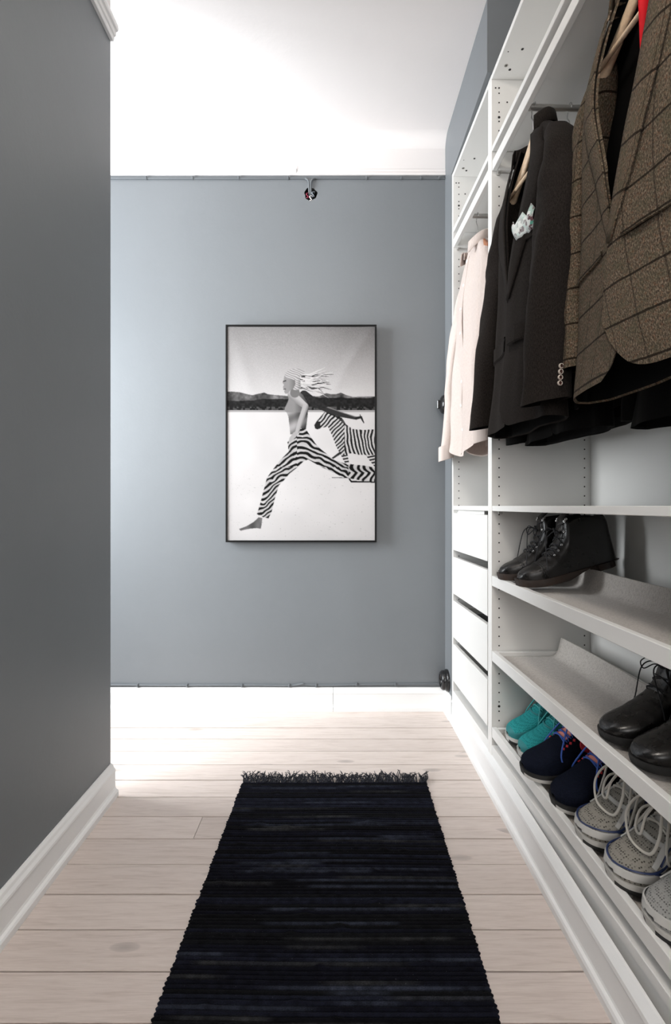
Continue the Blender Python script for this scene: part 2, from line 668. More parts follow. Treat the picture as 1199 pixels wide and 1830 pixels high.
RAIL = [(0, 2.500), (.010, 2.500), (.012, 2.506), (.0125, 2.514), (.017, 2.517), (.019, 2.523), (.019, 2.530), (.025, 2.533), (.027, 2.540), (.026, 2.552), (.020, 2.557), (.0, 2.559)]
o = extrude(RAIL, (XL, YREAR), (XL, YL), (1, 0), 'trim_1', M['trim'])
struct(o, 'white moulded picture rail high on the left wall', 'moulding')
BB = [(0, 0), (.027, 0), (.027, .016), (.024, .021), (.0185, .024), (.0165, .030), (.0155, .078), (.0175, .081), (.0165, .087), (.011, .094), (.0085, .101), (.004, .106), (0, .106)]
o = extrude(BB, (XL, YREAR), (XL, YL), (1, 0), 'baseboard_left', M['trim'])
struct(o, 'white moulded baseboard along the foot of the left wall', 'baseboard')
o = extrude(BB, (XFAR, YB), (-.0125, YB), (0, -1), 'baseboard_back', M['trim'])
struct(o, 'white baseboard along the back wall with a cracked joint', 'baseboard')
extrude(BB, (-.0105, YB), (XS + .02, YB), (0, -1), 'baseboard_length', M['trim'], o)
BBR = [(0, 0), (.030, 0), (.030, .016), (.027, .022), (.021, .025), (.0195, .03), (.018, .082), (.020, .086), (.0185, .094), (.011, .102), (.005, .108), (0, .109)]
# the baseboard runs in front of the wardrobe
o = extrude(BBR, (.5372, 2.2175), (.5475, -.6), (-1, 0), 'baseboard_right', M['trim'])
extrude([(d * .45, z) for d, z in BBR], (XS, YB - .012), (XS, 2.2178), (-1, 0), 'baseboard_return', M['trim'], o)
struct(o, 'white baseboard running along the floor in front of the wardrobe', 'baseboard')

# right wall: stub beside the wardrobe, bulkhead over its far half, and the wall behind it
mb = MB()
mb.box(XS, 1.0, 2.2175, YB + .06, 0, ZC)
ws = mb.build('wall_right', M['wall'])
struct(ws, 'narrow strip of grey wall between the back wall and the wardrobe', 'wall')
MB().box(XS, 1.0, 1.694, 2.2175, 2.438, ZC).build('bulkhead', M['wall'], ws)
MB().box(.955, 1.05, YREAR, YB + .06, 0, ZC).build('rear_panel', M['wall'], ws)

# the room behind the camera and the room on the left, each with a window opening
def wall_with_window(name, axis, pos, a0, a1, w0, w1, h0, h1, label, wname):
    mb = MB()
    t = .12
    def bx(u0, u1, z0, z1):
        if axis == 'x':
            mb.box(pos - t, pos, u0, u1, z0, z1)
        else:
            mb.box(u0, u1, pos - t, pos, z0, z1)
    bx(a0, w0, 0, ZC); bx(w1, a1, 0, ZC); bx(w0, w1, 0, h0); bx(w0, w1, h1, ZC)
    o = mb.build(name, M['wall'])
    struct(o, label, 'wall')
    fr = MB()
    f = .05
    def fb(u0, u1, z0, z1):
        if axis == 'x':
            fr.box(pos - .08, pos - .03, u0, u1, z0, z1)
        else:
            fr.box(u0, u1, pos - .08, pos - .03, z0, z1)
    fb(w0, w0 + f, h0, h1); fb(w1 - f, w1, h0, h1); fb(w0 + f, w1 - f, h0, h0 + f); fb(w0 + f, w1 - f, h1 - f, h1)
    fb((w0 + w1) / 2 - .02, (w0 + w1) / 2 + .02, h0 + f, h1 - f)
    w = fr.build(wname, M['trim'])
    struct(w, 'white window frame, ' + label, 'window')


wall_with_window('wall_far_left', 'x', XFAR, YREAR, YB, .58, 2.24, .72, 2.32, 'end wall of the bright room to the left', 'window_1')
wall_with_window('wall_rear', 'y', YREAR, XFAR, 1.0, -.62, .62, .85, 2.4, 'wall behind the viewer', 'window_2')

# unseen ceiling lamp, added as fill for the floor and left wall
def added_fill_lamp(x, y):
    root = empty('added_fill_lamp', (x, y, ZC))
    tag(root, 'added round fill lamp on the ceiling, unseen above the viewer', 'lamp')
    MB().lathe([(.0001, 0), (.075, 0), (.078, -.012), (.070, -.020)], 32).build('ceiling_rose', M['trim'], root, smooth=True)
    m = mat('fill_lamp_glass', (.9, .88, .85), .4)
    b_ = m.node_tree.nodes['Principled BSDF']
    b_.inputs['Emission Color'].default_value = (1.0, .93, .84, 1)
    b_.inputs['Emission Strength'].default_value = FILL_STRENGTH
    MB().lathe([(.066, -.018), (.15, -.030), (.185, -.060), (.170, -.095), (.11, -.118), (.0001, -.126)], 32).build('glass_shade', m, root, smooth=True)


FILL_STRENGTH = 32.0
added_fill_lamp(-.22, .30)

# ------------------------------------------------------------------ wardrobes
WP = (0.533, 1.698, 0.0)
WROT = 0.027
WM = Matrix.Translation(WP) @ Matrix.Rotation(WROT, 4, 'Z')
WD = .35


def W(lx, ly, z):
    return WM @ Vector((lx, ly, z))


ZB0, ZB1, ZT0, ZT1 = .117, .142, 2.417, 2.435
CH = .0012


def disc_holes(mb, pts, r, mi=0, n=8, nrm=-1):
    """flat dark discs just off a panel face; pts (x, y, z), facing -y or +y"""
    for x, y, z in pts:
        ring = [(x + r * math.cos(2 * PI * i / n), y, z + r * math.sin(2 * PI * i / n)) for i in range(n)]
        mb.fan(ring if nrm < 0 else list(reversed(ring)), mi)


def rail_frame(parent, y0, y1, yr, name='pull_out_clothes_rail'):
    """front bar, two runners, and the rod running front to back"""
    root = MB().box(.0015, .0175, y0 + .003, y1 - .003, 2.102, 2.136, CH).build(name, M['lam'], parent)
    for ys in (y0 + .004, y1 - .016):
        MB().box(.019, .33, ys, ys + .012, 2.096, 2.108, .001).build('runner', M['lam'], root)
        MB().box(.016, .028, ys - .0 + .001, ys + .014, 2.088, 2.104, .002).build('runner_clip', M['alu'], root)
    MB().tube([(.019, yr, 2.107), (.034, yr, 2.107), (.33, yr, 2.107)], .0088, 16, flat=1.0).build('hanging_rod', M['alu'], root, smooth=True)
    return root


def tray(parent, y0, y1, ztop, name='pull_out_shoe_tray'):
    root = MB().box(.000, .016, y0 + .004, y1 - .004, ztop - .035, ztop, CH).build(name, M['lam'], parent)
    for ys in (y0 + .006, y1 - .019):
        MB().box(.016, .332, ys, ys + .013, ztop - .030, ztop - .001, .0015).build('side_rail', M['lam'], root)
    MB().box(.320, .334, y0 + .019, y1 - .019, ztop - .030, ztop - .004, .0015).build('back_rail', M['lam'], root)
    MB().box(.016, .320, y0 + .019, y1 - .019, ztop - .033, ztop - .027).build('tray_base', M['lam'], root)
    # felt mat: flat, then curls up towards the back
    prof = []
    th = .0045
    zb = ztop - .0265 + .012
    for x in (.018, .06, .11, .16, .185):
        prof.append((x, zb))
    for i in range(1, 8):
        a = i / 7 * 1.33
        prof.append((.190 + .030 * math.sin(a), zb + .030 * (1 - math.cos(a))))
    lx, lz = prof[-1]
    for d in (.02, .04):
        prof.append((lx + d * .24, lz + d * .97))
    mb = MB()
    ny = 24
    rows = []
    for i in range(ny + 1):
        y = y0 + .021 + (y1 - y0 - .042) * i / ny
        row = []
        for j, (x, z) in enumerate(prof):
            k = max(0, j - 5) / 8
            w = .004 * k * math.sin(y * 7 + ztop * 20)
            row.append((x + w, y, z + w * .3))
        back = [(p[0] + (th if j > 6 else 0), p[1], p[2] - (th if j <= 6 else 0)) for j, p in enumerate(row)]
        rows.append(row + list(reversed(back)))
    mb.grid(rows, closed=True)
    mb.fan(rows[0]); mb.fan(list(reversed(rows[-1])))
    mb.build('felt_mat', M['felt'], root, autos=.7)
    return root


def carcass(name, y0, y1, label):
    """y0..y1 interior"""
    root = empty(name, WP, (0, 0, WROT))
    tag(root, label, 'wardrobe', 'open wardrobe units')
    for a, b in ((y0 - .018, y0), (y1, y1 + .018)):
        MB().box(0, WD, a + .0003, b - .0003, .06, ZT1, CH).build('side_panel', M['lam'], root)
    MB().box(.0005, WD - .01, y0, y1, ZT0, ZT1, CH).build('top_panel', M['lam'], root)
    MB().box(.0005, WD - .01, y0, y1, ZB0, ZB1, CH).build('bottom_panel', M['lam'], root)
    MB().box(.002, .018, y0, y1, .062, ZB0).build('plinth', M['lam'], root)
    MB().box(WD - .007, WD - .003, y0, y1, ZB1, ZT0).build('back_panel', M['lamback'], root)
    # pin holes on the side panel that faces the viewer
    mb = MB()
    zs = [ZB1 + .052 + .032 * i for i in range(69)]
    pts = [(xx, y1 - .0006, z) for z in zs for xx in (.026, .322) if not (2.08 < z < 2.19)]
    disc_holes(mb, pts, .0027)
    pts = [(.014, y1 - .0006, 2.388), (.026, y1 - .0006, 2.388), (.054, y1 - .0006, 2.340)]
    disc_holes(mb, pts, .003)
    disc_holes(mb, [(.026, y1 - .0008, 1.296), (.026, y1 - .0008, 2.288), (.026, y1 - .0008, .275)], .0045)
    o = mb.build('pin_holes', M['hole'], root)
    tag(o, kind='stuff')
    # fixings under the top panel
    for (x, d, r) in ((.030, .055, .0062), (.018, .105, .002), (.048, .040, .0045), (.060, .115, .0042)):
        ring = [(x + r * math.cos(2 * PI * i / 14), y1 - d + r * math.sin(2 * PI * i / 14), ZT0 - .0006) for i in range(14)]
        mb = MB(); mb.fan(list(reversed(ring)))
        mb.build('fixing_hole', M['screw'] if r == .0062 else M['hole'], root)
        if r == .0062:
            mb = MB(); mb.fan([(x + .4 * (p[0] - x), y1 - d + .4 * (p[1] - y1 + d), ZT0 - .001) for p in reversed(ring)])
            mb.build('fixing_socket', M['hole'], root)
    return root


NY0, NY1 = -.964, 0.0
FY0, FY1 = .036, .500
near = carcass('wardrobe', NY0, NY1, 'wide open white wardrobe with dark jackets, a middle shelf and shoe trays')
far = carcass('wardrobe', FY0, FY1, 'narrow open white wardrobe with pale shirts above four white drawers')


def shelf(parent, y0, y1, ztop, name='shelf', front=.0):
    s = MB().box(.0015 + front, WD - .01, y0 + .001, y1 - .001, ztop - .018, ztop, CH).build(name, M['lam'], parent)
    return s


shelf(near, NY0, NY1, 2.188); shelf(far, FY0, FY1, 2.188)
sn = shelf(near, NY0, NY1, .960); sf = shelf(far, FY0, FY1, .960)
for par, y in ((sn, NY1), (sf, FY1)):
    for xx in (.020, .030):
        MB().box(xx, xx + .004, y - .012, y - .0015, .932, .942, .001).build('shelf_pin', M['alu'], par)
RY1, RY2, RY3 = -.268, -.735, .268
nr = rail_frame(near, NY0, NY1, RY1)
MB().tube([(.019, RY2, 2.107), (.034, RY2, 2.107), (.33, RY2, 2.107)], .0088, 16).build('hanging_rod', M['alu'], nr, smooth=True)
fr_ = rail_frame(far, FY0, FY1, RY3)
ZTR = (.722, .466, .206)
for z in ZTR:
    tray(near, NY0, NY1, z)
# drawers
MB().box(.020, .030, FY0 + .10, FY1 - .0, .921, .941).build('drawer_cover', M['lam'], far)
for i, zb in enumerate((.186, .379, .572, .765)):
    yy0, yy1 = FY0 + .011, FY1 - .003
    root = MB(); root.box(.017, .31, yy0 + .014, yy0 + .026, zb + .01, zb + .135)
    root.box(.017, .31, yy1 - .026, yy1 - .014, zb + .01, zb + .135)
    root.box(.298, .31, yy0 + .026, yy1 - .026, zb + .01, zb + .135)
    root.box(.017, .298, yy0 + .026, yy1 - .026, zb + .012, zb + .02)
    dr = root.build('drawer', M['lam'], far)
    MB().box(.001, .017, yy0, yy1, zb, zb + .163, CH).build('drawer_front', M['lam'], dr)
    MB().box(.06, .30, yy0 + .001, yy0 + .013, zb + .02, zb + .04).build('drawer_runner', M['alu'], dr)


def folded(loc, sx, sy, sz, color, label, seed):
    """soft folded garment: stacked rounded layers"""
    rr = random.Random(seed)
    mb = MB()
    z = 0
    nl = 3
    for k in range(nl):
        h = sz / nl
        rows = []
        for i in range(9):
            u = -1 + 2 * i / 8
            row = []
            for j in range(13):
                a = 2 * PI * j / 13
                prof = abs(math.cos(a)) ** .5 * (1 if math.cos(a) > 0 else -1)
                px = u * sx / 2 * (1 - .05 * rr.random())
                row.append((px, prof * sy / 2 * (1 - .06 * rr.random()) * (1 - .1 * u ** 6), z + h / 2 + math.sin(a) * h * .55 + .004 * rr.random()))
            rows.append(row)
        mb.grid(rows, closed=True); mb.fan(list(reversed(rows[0]))); mb.fan(rows[-1])
        z += h
    o = mb.build('folded_garment', color, smooth=True)
    o.location = loc; o.rotation_euler = (0, 0, WROT)
    tag(o, label, 'clothing', 'folded clothes in the drawers')
    return o


M['fold1'] = mat('black_white_print_cotton', (.5, .5, .5), .9)
k = N(M['fold1']); v = k.coord('Object')
k.color(k.ramp(k.noise(v, 34, 2), [(.46, (.02, .02, .02)), (.54, (.72, .70, .69))]))
M['fold2'] = mat('grey_knit_cotton', (.10, .10, .105), .95)
M['fold3'] = mat('black_knit_cotton', (.01, .01, .011), .95)
folded(W(.16, .16, .572 + .021), .24, .14, .105, M['fold1'], 'black and white printed cloth in the second drawer from the top', 3)
folded(W(.16, .33, .379 + .021), .24, .16, .105, M['fold2'], 'grey folded garment in the third drawer from the top, farther side', 4)
folded(W(.16, .15, .379 + .021), .24, .14, .105, M['fold3'], 'black folded garment in the third drawer from the top, nearer side', 5)
folded(W(.16, .18, .186 + .021), .24, .16, .09, M['fold3'], 'black folded garment in the lowest drawer', 6)

# ------------------------------------------------------------------ rag rug
def make_rug():
    rr = random.Random(21)
    root = empty('rag_rug', (-.015, 1.2, 0))
    tag(root, 'dark navy and black woven rag rug with a fringed end on the pale floor', 'rug')
    ox, oy = -.015, 1.2
    yfar, ynear = 1.708, .56
    pitch = .0100
    nrow = int((yfar - ynear) / pitch)
    nx, sub = 190, 5
    def edges(y):
        t = (yfar - y) / (1.708 - .9206)
        return -.320 - .0185 * t, .3125 - .0085 * t
    # dips where the rows wander a little
    verts, cols = [], []
    nr = nrow * sub + 1
    base_cols = [(.0045, .0050, .0095), (.0030, .0032, .0050), (.0075, .0085, .016), (.0050, .0055, .0068), (.011, .013, .023)]
    rowinfo = []
    for r in range(nrow + 1):
        c = rr.choices(base_cols, (5, 6, 3, 4, 1.6))[0]
        pale_strand = None  # some rows carry a lighter strand segment
        if rr.random() < .42:
            a = rr.random() * 1.0 - .3
            pale_strand = (a, a + .2 + rr.random() * .7, (.030, .035, .052) if rr.random() < .6 else (.028, .029, .031))
        rowinfo.append((c, pale_strand, rr.random(), (rr.random() - .5) * .010, (rr.random() - .5) * .010, rr.random() * .0022))
    lumps = [(-.32 + .64 * rr.random(), ynear + (yfar - ynear) * rr.random(), .002 + .005 * rr.random(), .006 + .008 * rr.random()) for _ in range(46)]
    for i in range(nr):
        yv = yfar - pitch * i / sub
        r = min(i // sub, nrow)
        fr = (i % sub) / sub
        c, pale_strand, ph, el, er, hh = rowinfo[r]
        xl, xr = edges(yv)
        ridge = math.sin(PI * fr) ** .7 if fr > 0 else 0.0
        for j in range(nx + 1):
            u = j / nx
            x = xl + (xr - xl) * u
            # rounded, uneven selvedge
            if j == 0: x += -.004 * ridge + el * .5 * ridge
            if j == nx: x += .004 * ridge + er * .5 * ridge
            y = yv + .0032 * noise.noise(Vector((x * 3.1, yv * 4, 3.3))) * 2
            bead = abs(math.sin(PI * (x / .0085) + (r % 2) * PI / 2 + ph))
            z = .0035 + ridge * (.0050 + hh) + ridge * .0016 * bead
            for lx, ly, lh, lr in lumps:
                if abs(x - lx) < lr * 3 and abs(yv - ly) < lr * 2:
                    z += lh * math.exp(-((x - lx) / (lr * 1.3)) ** 2 - ((yv - ly) / (lr * .6)) ** 2)
            if j == 0 or j == nx: z = .001 + ridge * .003
            verts.append((x - ox, y - oy, z))
            cc = c
            if pale_strand and pale_strand[0] < u < pale_strand[1]:
                e_ = min(1, (u - pale_strand[0]) / .06, (pale_strand[1] - u) / .06) * (.45 + .75 * abs(noise.noise(Vector((x * 9, r * 5.1, 4.2)))) * 1.3)
                cc = tuple(cc[q] + (pale_strand[2][q] - cc[q]) * min(1, e_) for q in range(3))
            nn = .75 + .5 * noise.noise(Vector((x * 60, r * 3.7, 1.1)))
            v2 = 1.0 + .35 * noise.noise(Vector((x * 2.2, r * 1.3, 7.7)))
            cols.append((cc[0] * nn * v2, cc[1] * nn * v2, cc[2] * nn * v2, 1))
    n = nx + 1
    faces = [(i * n + j, (i + 1) * n + j, (i + 1) * n + j + 1, i * n + j + 1) for i in range(nr - 1) for j in range(nx)]
    me = bpy.data.meshes.new('woven_body')
    me.from_pydata(verts, [], faces)
    at = me.color_attributes.new('strand', 'FLOAT_COLOR', 'POINT')
    at.data.foreach_set('color', np.array(cols, dtype=np.float32).ravel())
    me.polygons.foreach_set('use_smooth', [True] * len(faces))
    m = mat('navy_rag_cotton', (.01, .01, .015), .9, spec=.08, sheen=.02)
    k = N(m)
    a = k.n('ShaderNodeVertexColor', layer_name='strand')
    v = k.coord('Object')
    sp = k.ramp(k.noise(v, 420, 1, .4), [(.79, (0, 0, 0)), (.82, (1, 1, 1))])
    f = k.noise(k.coord('Object', (1, 3, 1)), 300, 3, .7)
    c = k.mix(1.0, a.outputs[0], k.ramp(f, [(.3, (.5, .5, .5)), (.7, (1.6, 1.6, 1.6))]), 'MULTIPLY')
    c = k.mix(k.math('MULTIPLY', sp, .55), c, (.22, .23, .25))
    k.color(c)
    k.bump(f, .6, .002)
    me.materials.append(m)
    new_obj('woven_body', me, root)
    # fringe: knotted tassels of several threads
    mf = mat('dark_fringe_cotton', (.006, .007, .013), .9)
    variants = []
    for s in range(5):
        rs = random.Random(50 + s)
        mb = MB()
        for t in range(7):
            a = (rs.random() - .5) * .9 + (s - 2) * .16
            L = .042 + rs.random() * .034
            x0 = (rs.random() - .5) * .005
            pts = []
            for q in range(6):
                w = q / 5
                pts.append((x0 + math.sin(a) * L * w + .006 * math.sin(w * 4 + t), L * w * math.cos(a), .004 + .016 * math.sin(w * 2.6) * (.4 + rs.random() * .6)))
            mb.tube(pts, [.0022, .0019, .0016, .0014, .0012, .0007], 5)
        mb.lathe([(.0001, -.004), (.0042, -.001), (.0046, .003), (.003, .008), (.0001, .010)], 8, (0, .004, .005), 'y')
        o = mb.build('fringe_tassel', mf, root, smooth=True)
        variants.append(o)
    xl, xr = edges(yfar)
    nt = 44
    for i in range(nt):
        src = variants[i % 5]
        if i < 5:
            o = src
        else:
            o = src.copy(); COL.objects.link(o); o.parent = root
        u = (i + .5 + (rr.random() - .5) * .5) / nt
        o.location = (xl + (xr - xl) * u - ox, yfar - oy - .002, 0)
        o.rotation_euler = (0, 0, (rr.random() - .5) * .7)
        o.scale = (1, .85 + rr.random() * .35, 1)


make_rug()


# ------------------------------------------------------------------ framed photograph
def inside(poly, X, Y):
    m = np.zeros(X.shape, bool)
    n = len(poly)
    j = n - 1
    for i in range(n):
        xi, yi = poly[i]; xj, yj = poly[j]
        c = ((yi > Y) != (yj > Y)) & (X < (xj - xi) * (Y - yi) / ((yj - yi) if yj != yi else 1e-9) + xi)
        m ^= c
        j = i
    return m


def stroke(pts, ws, X, Y):
    """tapered polyline mask"""
    m = np.zeros(X.shape, bool)
    for k in range(len(pts) - 1):
        (ax, ay), (bx, by) = pts[k], pts[k + 1]
        dx, dy = bx - ax, by - ay
        L2 = dx * dx + dy * dy + 1e-9
        t = np.clip(((X - ax) * dx + (Y - ay) * dy) / L2, 0, 1)
        d = np.hypot(X - ax - t * dx, Y - ay - t * dy)
        w = ws[k] + (ws[k + 1] - ws[k]) * t
        m |= d < w / 2
    return m


def vnoise(X, Y, s, seed):
    """smooth value noise"""
    rs = np.random.RandomState(seed)
    g = rs.rand(64, 64)
    u, v = X / s, Y / s
    iu, iv = np.floor(u).astype(int), np.floor(v).astype(int)
    fu, fv = u - iu, v - iv
    fu = fu * fu * (3 - 2 * fu); fv = fv * fv * (3 - 2 * fv)
    a = g[iu % 64, iv % 64]; b = g[(iu + 1) % 64, iv % 64]
    c = g[iu % 64, (iv + 1) % 64]; d = g[(iu + 1) % 64, (iv + 1) % 64]
    return a * (1 - fu) * (1 - fv) + b * fu * (1 - fv) + c * (1 - fu) * fv + d * fu * fv


def print_values(nx, ny, ss=2):
    """grey values (display-referred) of the printed photograph, top row first"""
    W_, H_ = nx * ss, ny * ss
    X, Y = np.meshgrid(60 + (np.arange(W_) + .5) / W_ * 1060, 58 + (np.arange(H_) + .5) / H_ * 1527)
    rs = np.random.RandomState(5)
    n1 = vnoise(X, Y, 40, 1); n2 = vnoise(X, Y, 12, 2); n3 = vnoise(X, Y, 110, 3)
    # sky
    t = np.clip((Y - 58) / 490, 0, 1)
    G = .60 + .27 * t - .10 * np.clip((X - 600) / 520, 0, 1) * (1 - t)
    G += rs.normal(0, .045, G.shape) * (1 - t * .6)
    # pale flat ground
    gr = Y > 655
    G = np.where(gr, .90 + .03 * n3 - .05 * np.clip((Y - 1300) / 300, 0, 1), G)
    speck = gr & (vnoise(X, Y * 2.2, 9, 9) > .955) & (Y > 1080)
    G = np.where(speck, .62, G)
    # hills and dark scrub
    hills = [(0, 640), (0, 528), (90, 522), (150, 527), (200, 540), (240, 548), (280, 538), (325, 529), (350, 540), (400, 546), (490, 553),
             (720, 556), (770, 533), (800, 540), (840, 541), (875, 530), (912, 546), (960, 560), (1060, 557), (1200, 556), (1200, 640)]
    G = np.where(inside(hills, X, Y), .34 + .30 * (n1 - .3) + .14 * (n2 - .5), G)
    band = (Y > 582 + 8 * np.sin(X / 90) + 10 * (n1 - .5)) & (Y < 655)
    band_r = (Y > 566 + 8 * (n1 - .5)) & (Y < 655) & (X > 640)
    G = np.where(band | band_r, .10 + .09 * n2, G)
    G = np.where((Y > 630) & (Y < 655) & (n2 > .45), .33, G)
    G = np.where((Y > 655) & (Y < 668), .70, G)
    # zebra
    zb = [(684, 762), (698, 738), (738, 692), (762, 664), (772, 655), (786, 680), (830, 678), (880, 708), (915, 758), (960, 790), (1040, 796), (1200, 786),
          (1200, 1075), (1120, 1062), (1080, 1012), (1050, 972), (1000, 972), (950, 962), (922, 968), (934, 1030), (902, 1028), (872, 970), (842, 915), (812, 835), (782, 772), (742, 780), (706, 792), (690, 785)]
    zm = inside(zb, X, Y)
    wx = X + 26 * (n3 - .5) + 10 * (n1 - .5)
    body = np.sin((wx * .92 - (Y - 800) * .30 + 26 * np.sin((Y - 800) / 85)) / 3.9)
    neck = np.sin((wx * .75 + Y * .68) / 3.4)
    st = np.where(X < 900, neck, body)
    st = np.where(Y > 975, np.sin((Y + .2 * wx) / 3.6), st)
    G = np.where(zm, np.where(st > .05, .09, .86), G)
    G = np.where(zm & (X < 728) & (Y > 735), .16, G)
    mane = stroke([(775, 668), (835, 690), (885, 728), (912, 765)], [16, 20, 18, 8], X, Y)
    G = np.where(mane, np.where(n2 > .5, .10, .30), G)
    G = np.where(stroke([(835, 985), (800, 1008), (870, 960)], [14, 10, 18], X, Y), .18, G)
    # far arm (in shade) and hand
    G = np.where(stroke([(610, 545), (700, 610), (790, 655)], [62, 56, 40], X, Y), .14 + .08 * n2, G)
    G = np.where(stroke([(785, 652), (870, 684), (985, 712)], [42, 38, 22], X, Y), np.where(Y < 640 + (X - 785) * .34, .52, .22), G)
    G = np.where(stroke([(985, 712), (1020, 705), (1040, 745)], [20, 16, 6], X, Y), .16, G)
    G = np.where(stroke([(1015, 700), (1012, 684)], [9, 4], X, Y), .16, G)
    # torso in profile
    torso = [(492, 545), (520, 515), (560, 510), (602, 545), (642, 615), (636, 700), (624, 790), (590, 812), (512, 828), (505, 760), (498, 700), (486, 672), (470, 655), (474, 634), (492, 600), (500, 575)]
    tm = inside(torso, X, Y)
    G = np.where(tm, .60 - .30 * np.clip((X - 540) / 90, 0, 1) + .14 * np.sin((X * .5 + Y) / 20) * (Y > 670), G)
    # near arm
    am = stroke([(525, 545), (570, 585), (622, 628)], [64, 54, 42], X, Y)
    G = np.where(am, .78 - .20 * np.clip((Y - X * .8 - 120) / 40, 0, 1), G)
    fm = stroke([(622, 628), (590, 720), (560, 810), (530, 850)], [42, 38, 27, 30], X, Y)
    G = np.where(fm, .76 - .34 * np.clip((X - (640 - (Y - 628) * .33)) / 26 + .6, 0, 1), G)
    # neck, face, hair
    G = np.where(stroke([(545, 490), (545, 530)], [52, 70], X, Y), .50, G)
    face = [(470, 405), (500, 380), (560, 380), (575, 440), (548, 492), (512, 512), (494, 536), (476, 537), (468, 522), (472, 508), (462, 500), (459, 490), (467, 474), (456, 458), (464, 440)]
    fmask = inside(face, X, Y)
    G = np.where(fmask, .63 - .18 * np.clip((X - 500) / 60, 0, 1), G)
    G = np.where(stroke([(462, 450), (480, 444)], [6, 7], X, Y), .15, G)
    G = np.where(stroke([(464, 506), (478, 504)], [5, 6], X, Y), .22, G)
    hair = [(470, 405), (482, 382), (520, 360), (570, 358), (612, 378), (640, 412), (655, 440), (640, 470), (600, 500), (560, 512), (530, 508), (548, 470), (545, 440), (510, 432), (490, 430)]
    hm = inside(hair, X, Y)
    G = np.where(hm, .74 + .13 * np.sin((Y - X * .45) / 2.6 + 4 * n1) - .45 * np.clip((X - 560) / 60, 0, 1) * np.clip((Y - 400) / 60, 0, 1), G)
    rs2 = np.random.RandomState(11)
    for q in range(70):
        y0 = 400 + rs2.rand() * 95
        x0 = 585 + rs2.rand() * 40
        L = 90 + rs2.rand() * 130
        dy = (y0 - 440) * .8 + rs2.normal(0, 30)
        pts = [(x0, y0), (x0 + L * .35, y0 + dy * .25 + 10), (x0 + L * .7, y0 + dy * .6 + 6 * rs2.normal()), (x0 + L, y0 + dy)]
        v = rs2.choice([.92, .82, .66, .30, .14], p=[.3, .25, .18, .15, .12])
        G = np.where(stroke(pts, [9, 8, 5, 1.5], X, Y), v, G)
    # striped trousers
    pants = [(586, 783), (622, 788), (660, 845), (692, 893), (742, 942), (832, 1012), (900, 1034), (1000, 1046), (1060, 1052), (1200, 1085), (1200, 1172), (1060, 1165), (980, 1148), (900, 1136), (820, 1102),
             (720, 1052), (640, 1006), (604, 1022), (560, 1065), (505, 1108), (462, 1160), (430, 1190), (402, 1282), (378, 1380), (356, 1426), (320, 1420), (272, 1396), (292, 1335), (318, 1235), (345, 1135), (392, 1072), (440, 1010), (500, 950), (492, 884), (520, 850), (572, 828)]
    pm = inside(pants, X, Y)
    w1 = 30 * (n3 - .5) + 16 * (n1 - .5)
    chev = np.where(Y > 1060, 9 * np.abs(np.sin((X + Y * .32) / 30)), 12 * np.abs(np.sin((X - Y * .7) / 48)) * (X < 560))
    main = np.sin((Y * .92 - .55 * np.sqrt((X - 612) ** 2 + 45 ** 2) + 1.15 * w1 + chev) / 5.0)
    calf = np.sin((X * .80 + 26 * np.abs(np.sin((Y - 1100) / 32)) + w1) / 5.6)
    st = np.where(X > 930, calf, main)
    G = np.where(pm, np.where(st > -.02, .08, .86 - .1 * n1), G)
    # near hand over the hip
    G = np.where(stroke([(545, 828), (520, 858), (505, 880)], [34, 30, 12], X, Y), .74, G)
    # bare foot, shadows
    foot = [(284, 1418), (312, 1424), (306, 1470), (300, 1500), (270, 1496), (222, 1500), (155, 1514), (144, 1502), (198, 1482), (248, 1452), (268, 1435)]
    G = np.where(inside(foot, X, Y), .30 + .25 * n1, G)
    G = np.where(stroke([(812, 1135), (930, 1138)], [4, 4], X, Y), .25, G)
    G = np.where(stroke([(936, 1146), (950, 1164), (1120, 1168)], [10, 12, 8], X, Y), .10, G)
    G = np.clip(G, .03, .97)
    return G.reshape(ny, ss, nx, ss).mean(axis=(1, 3))


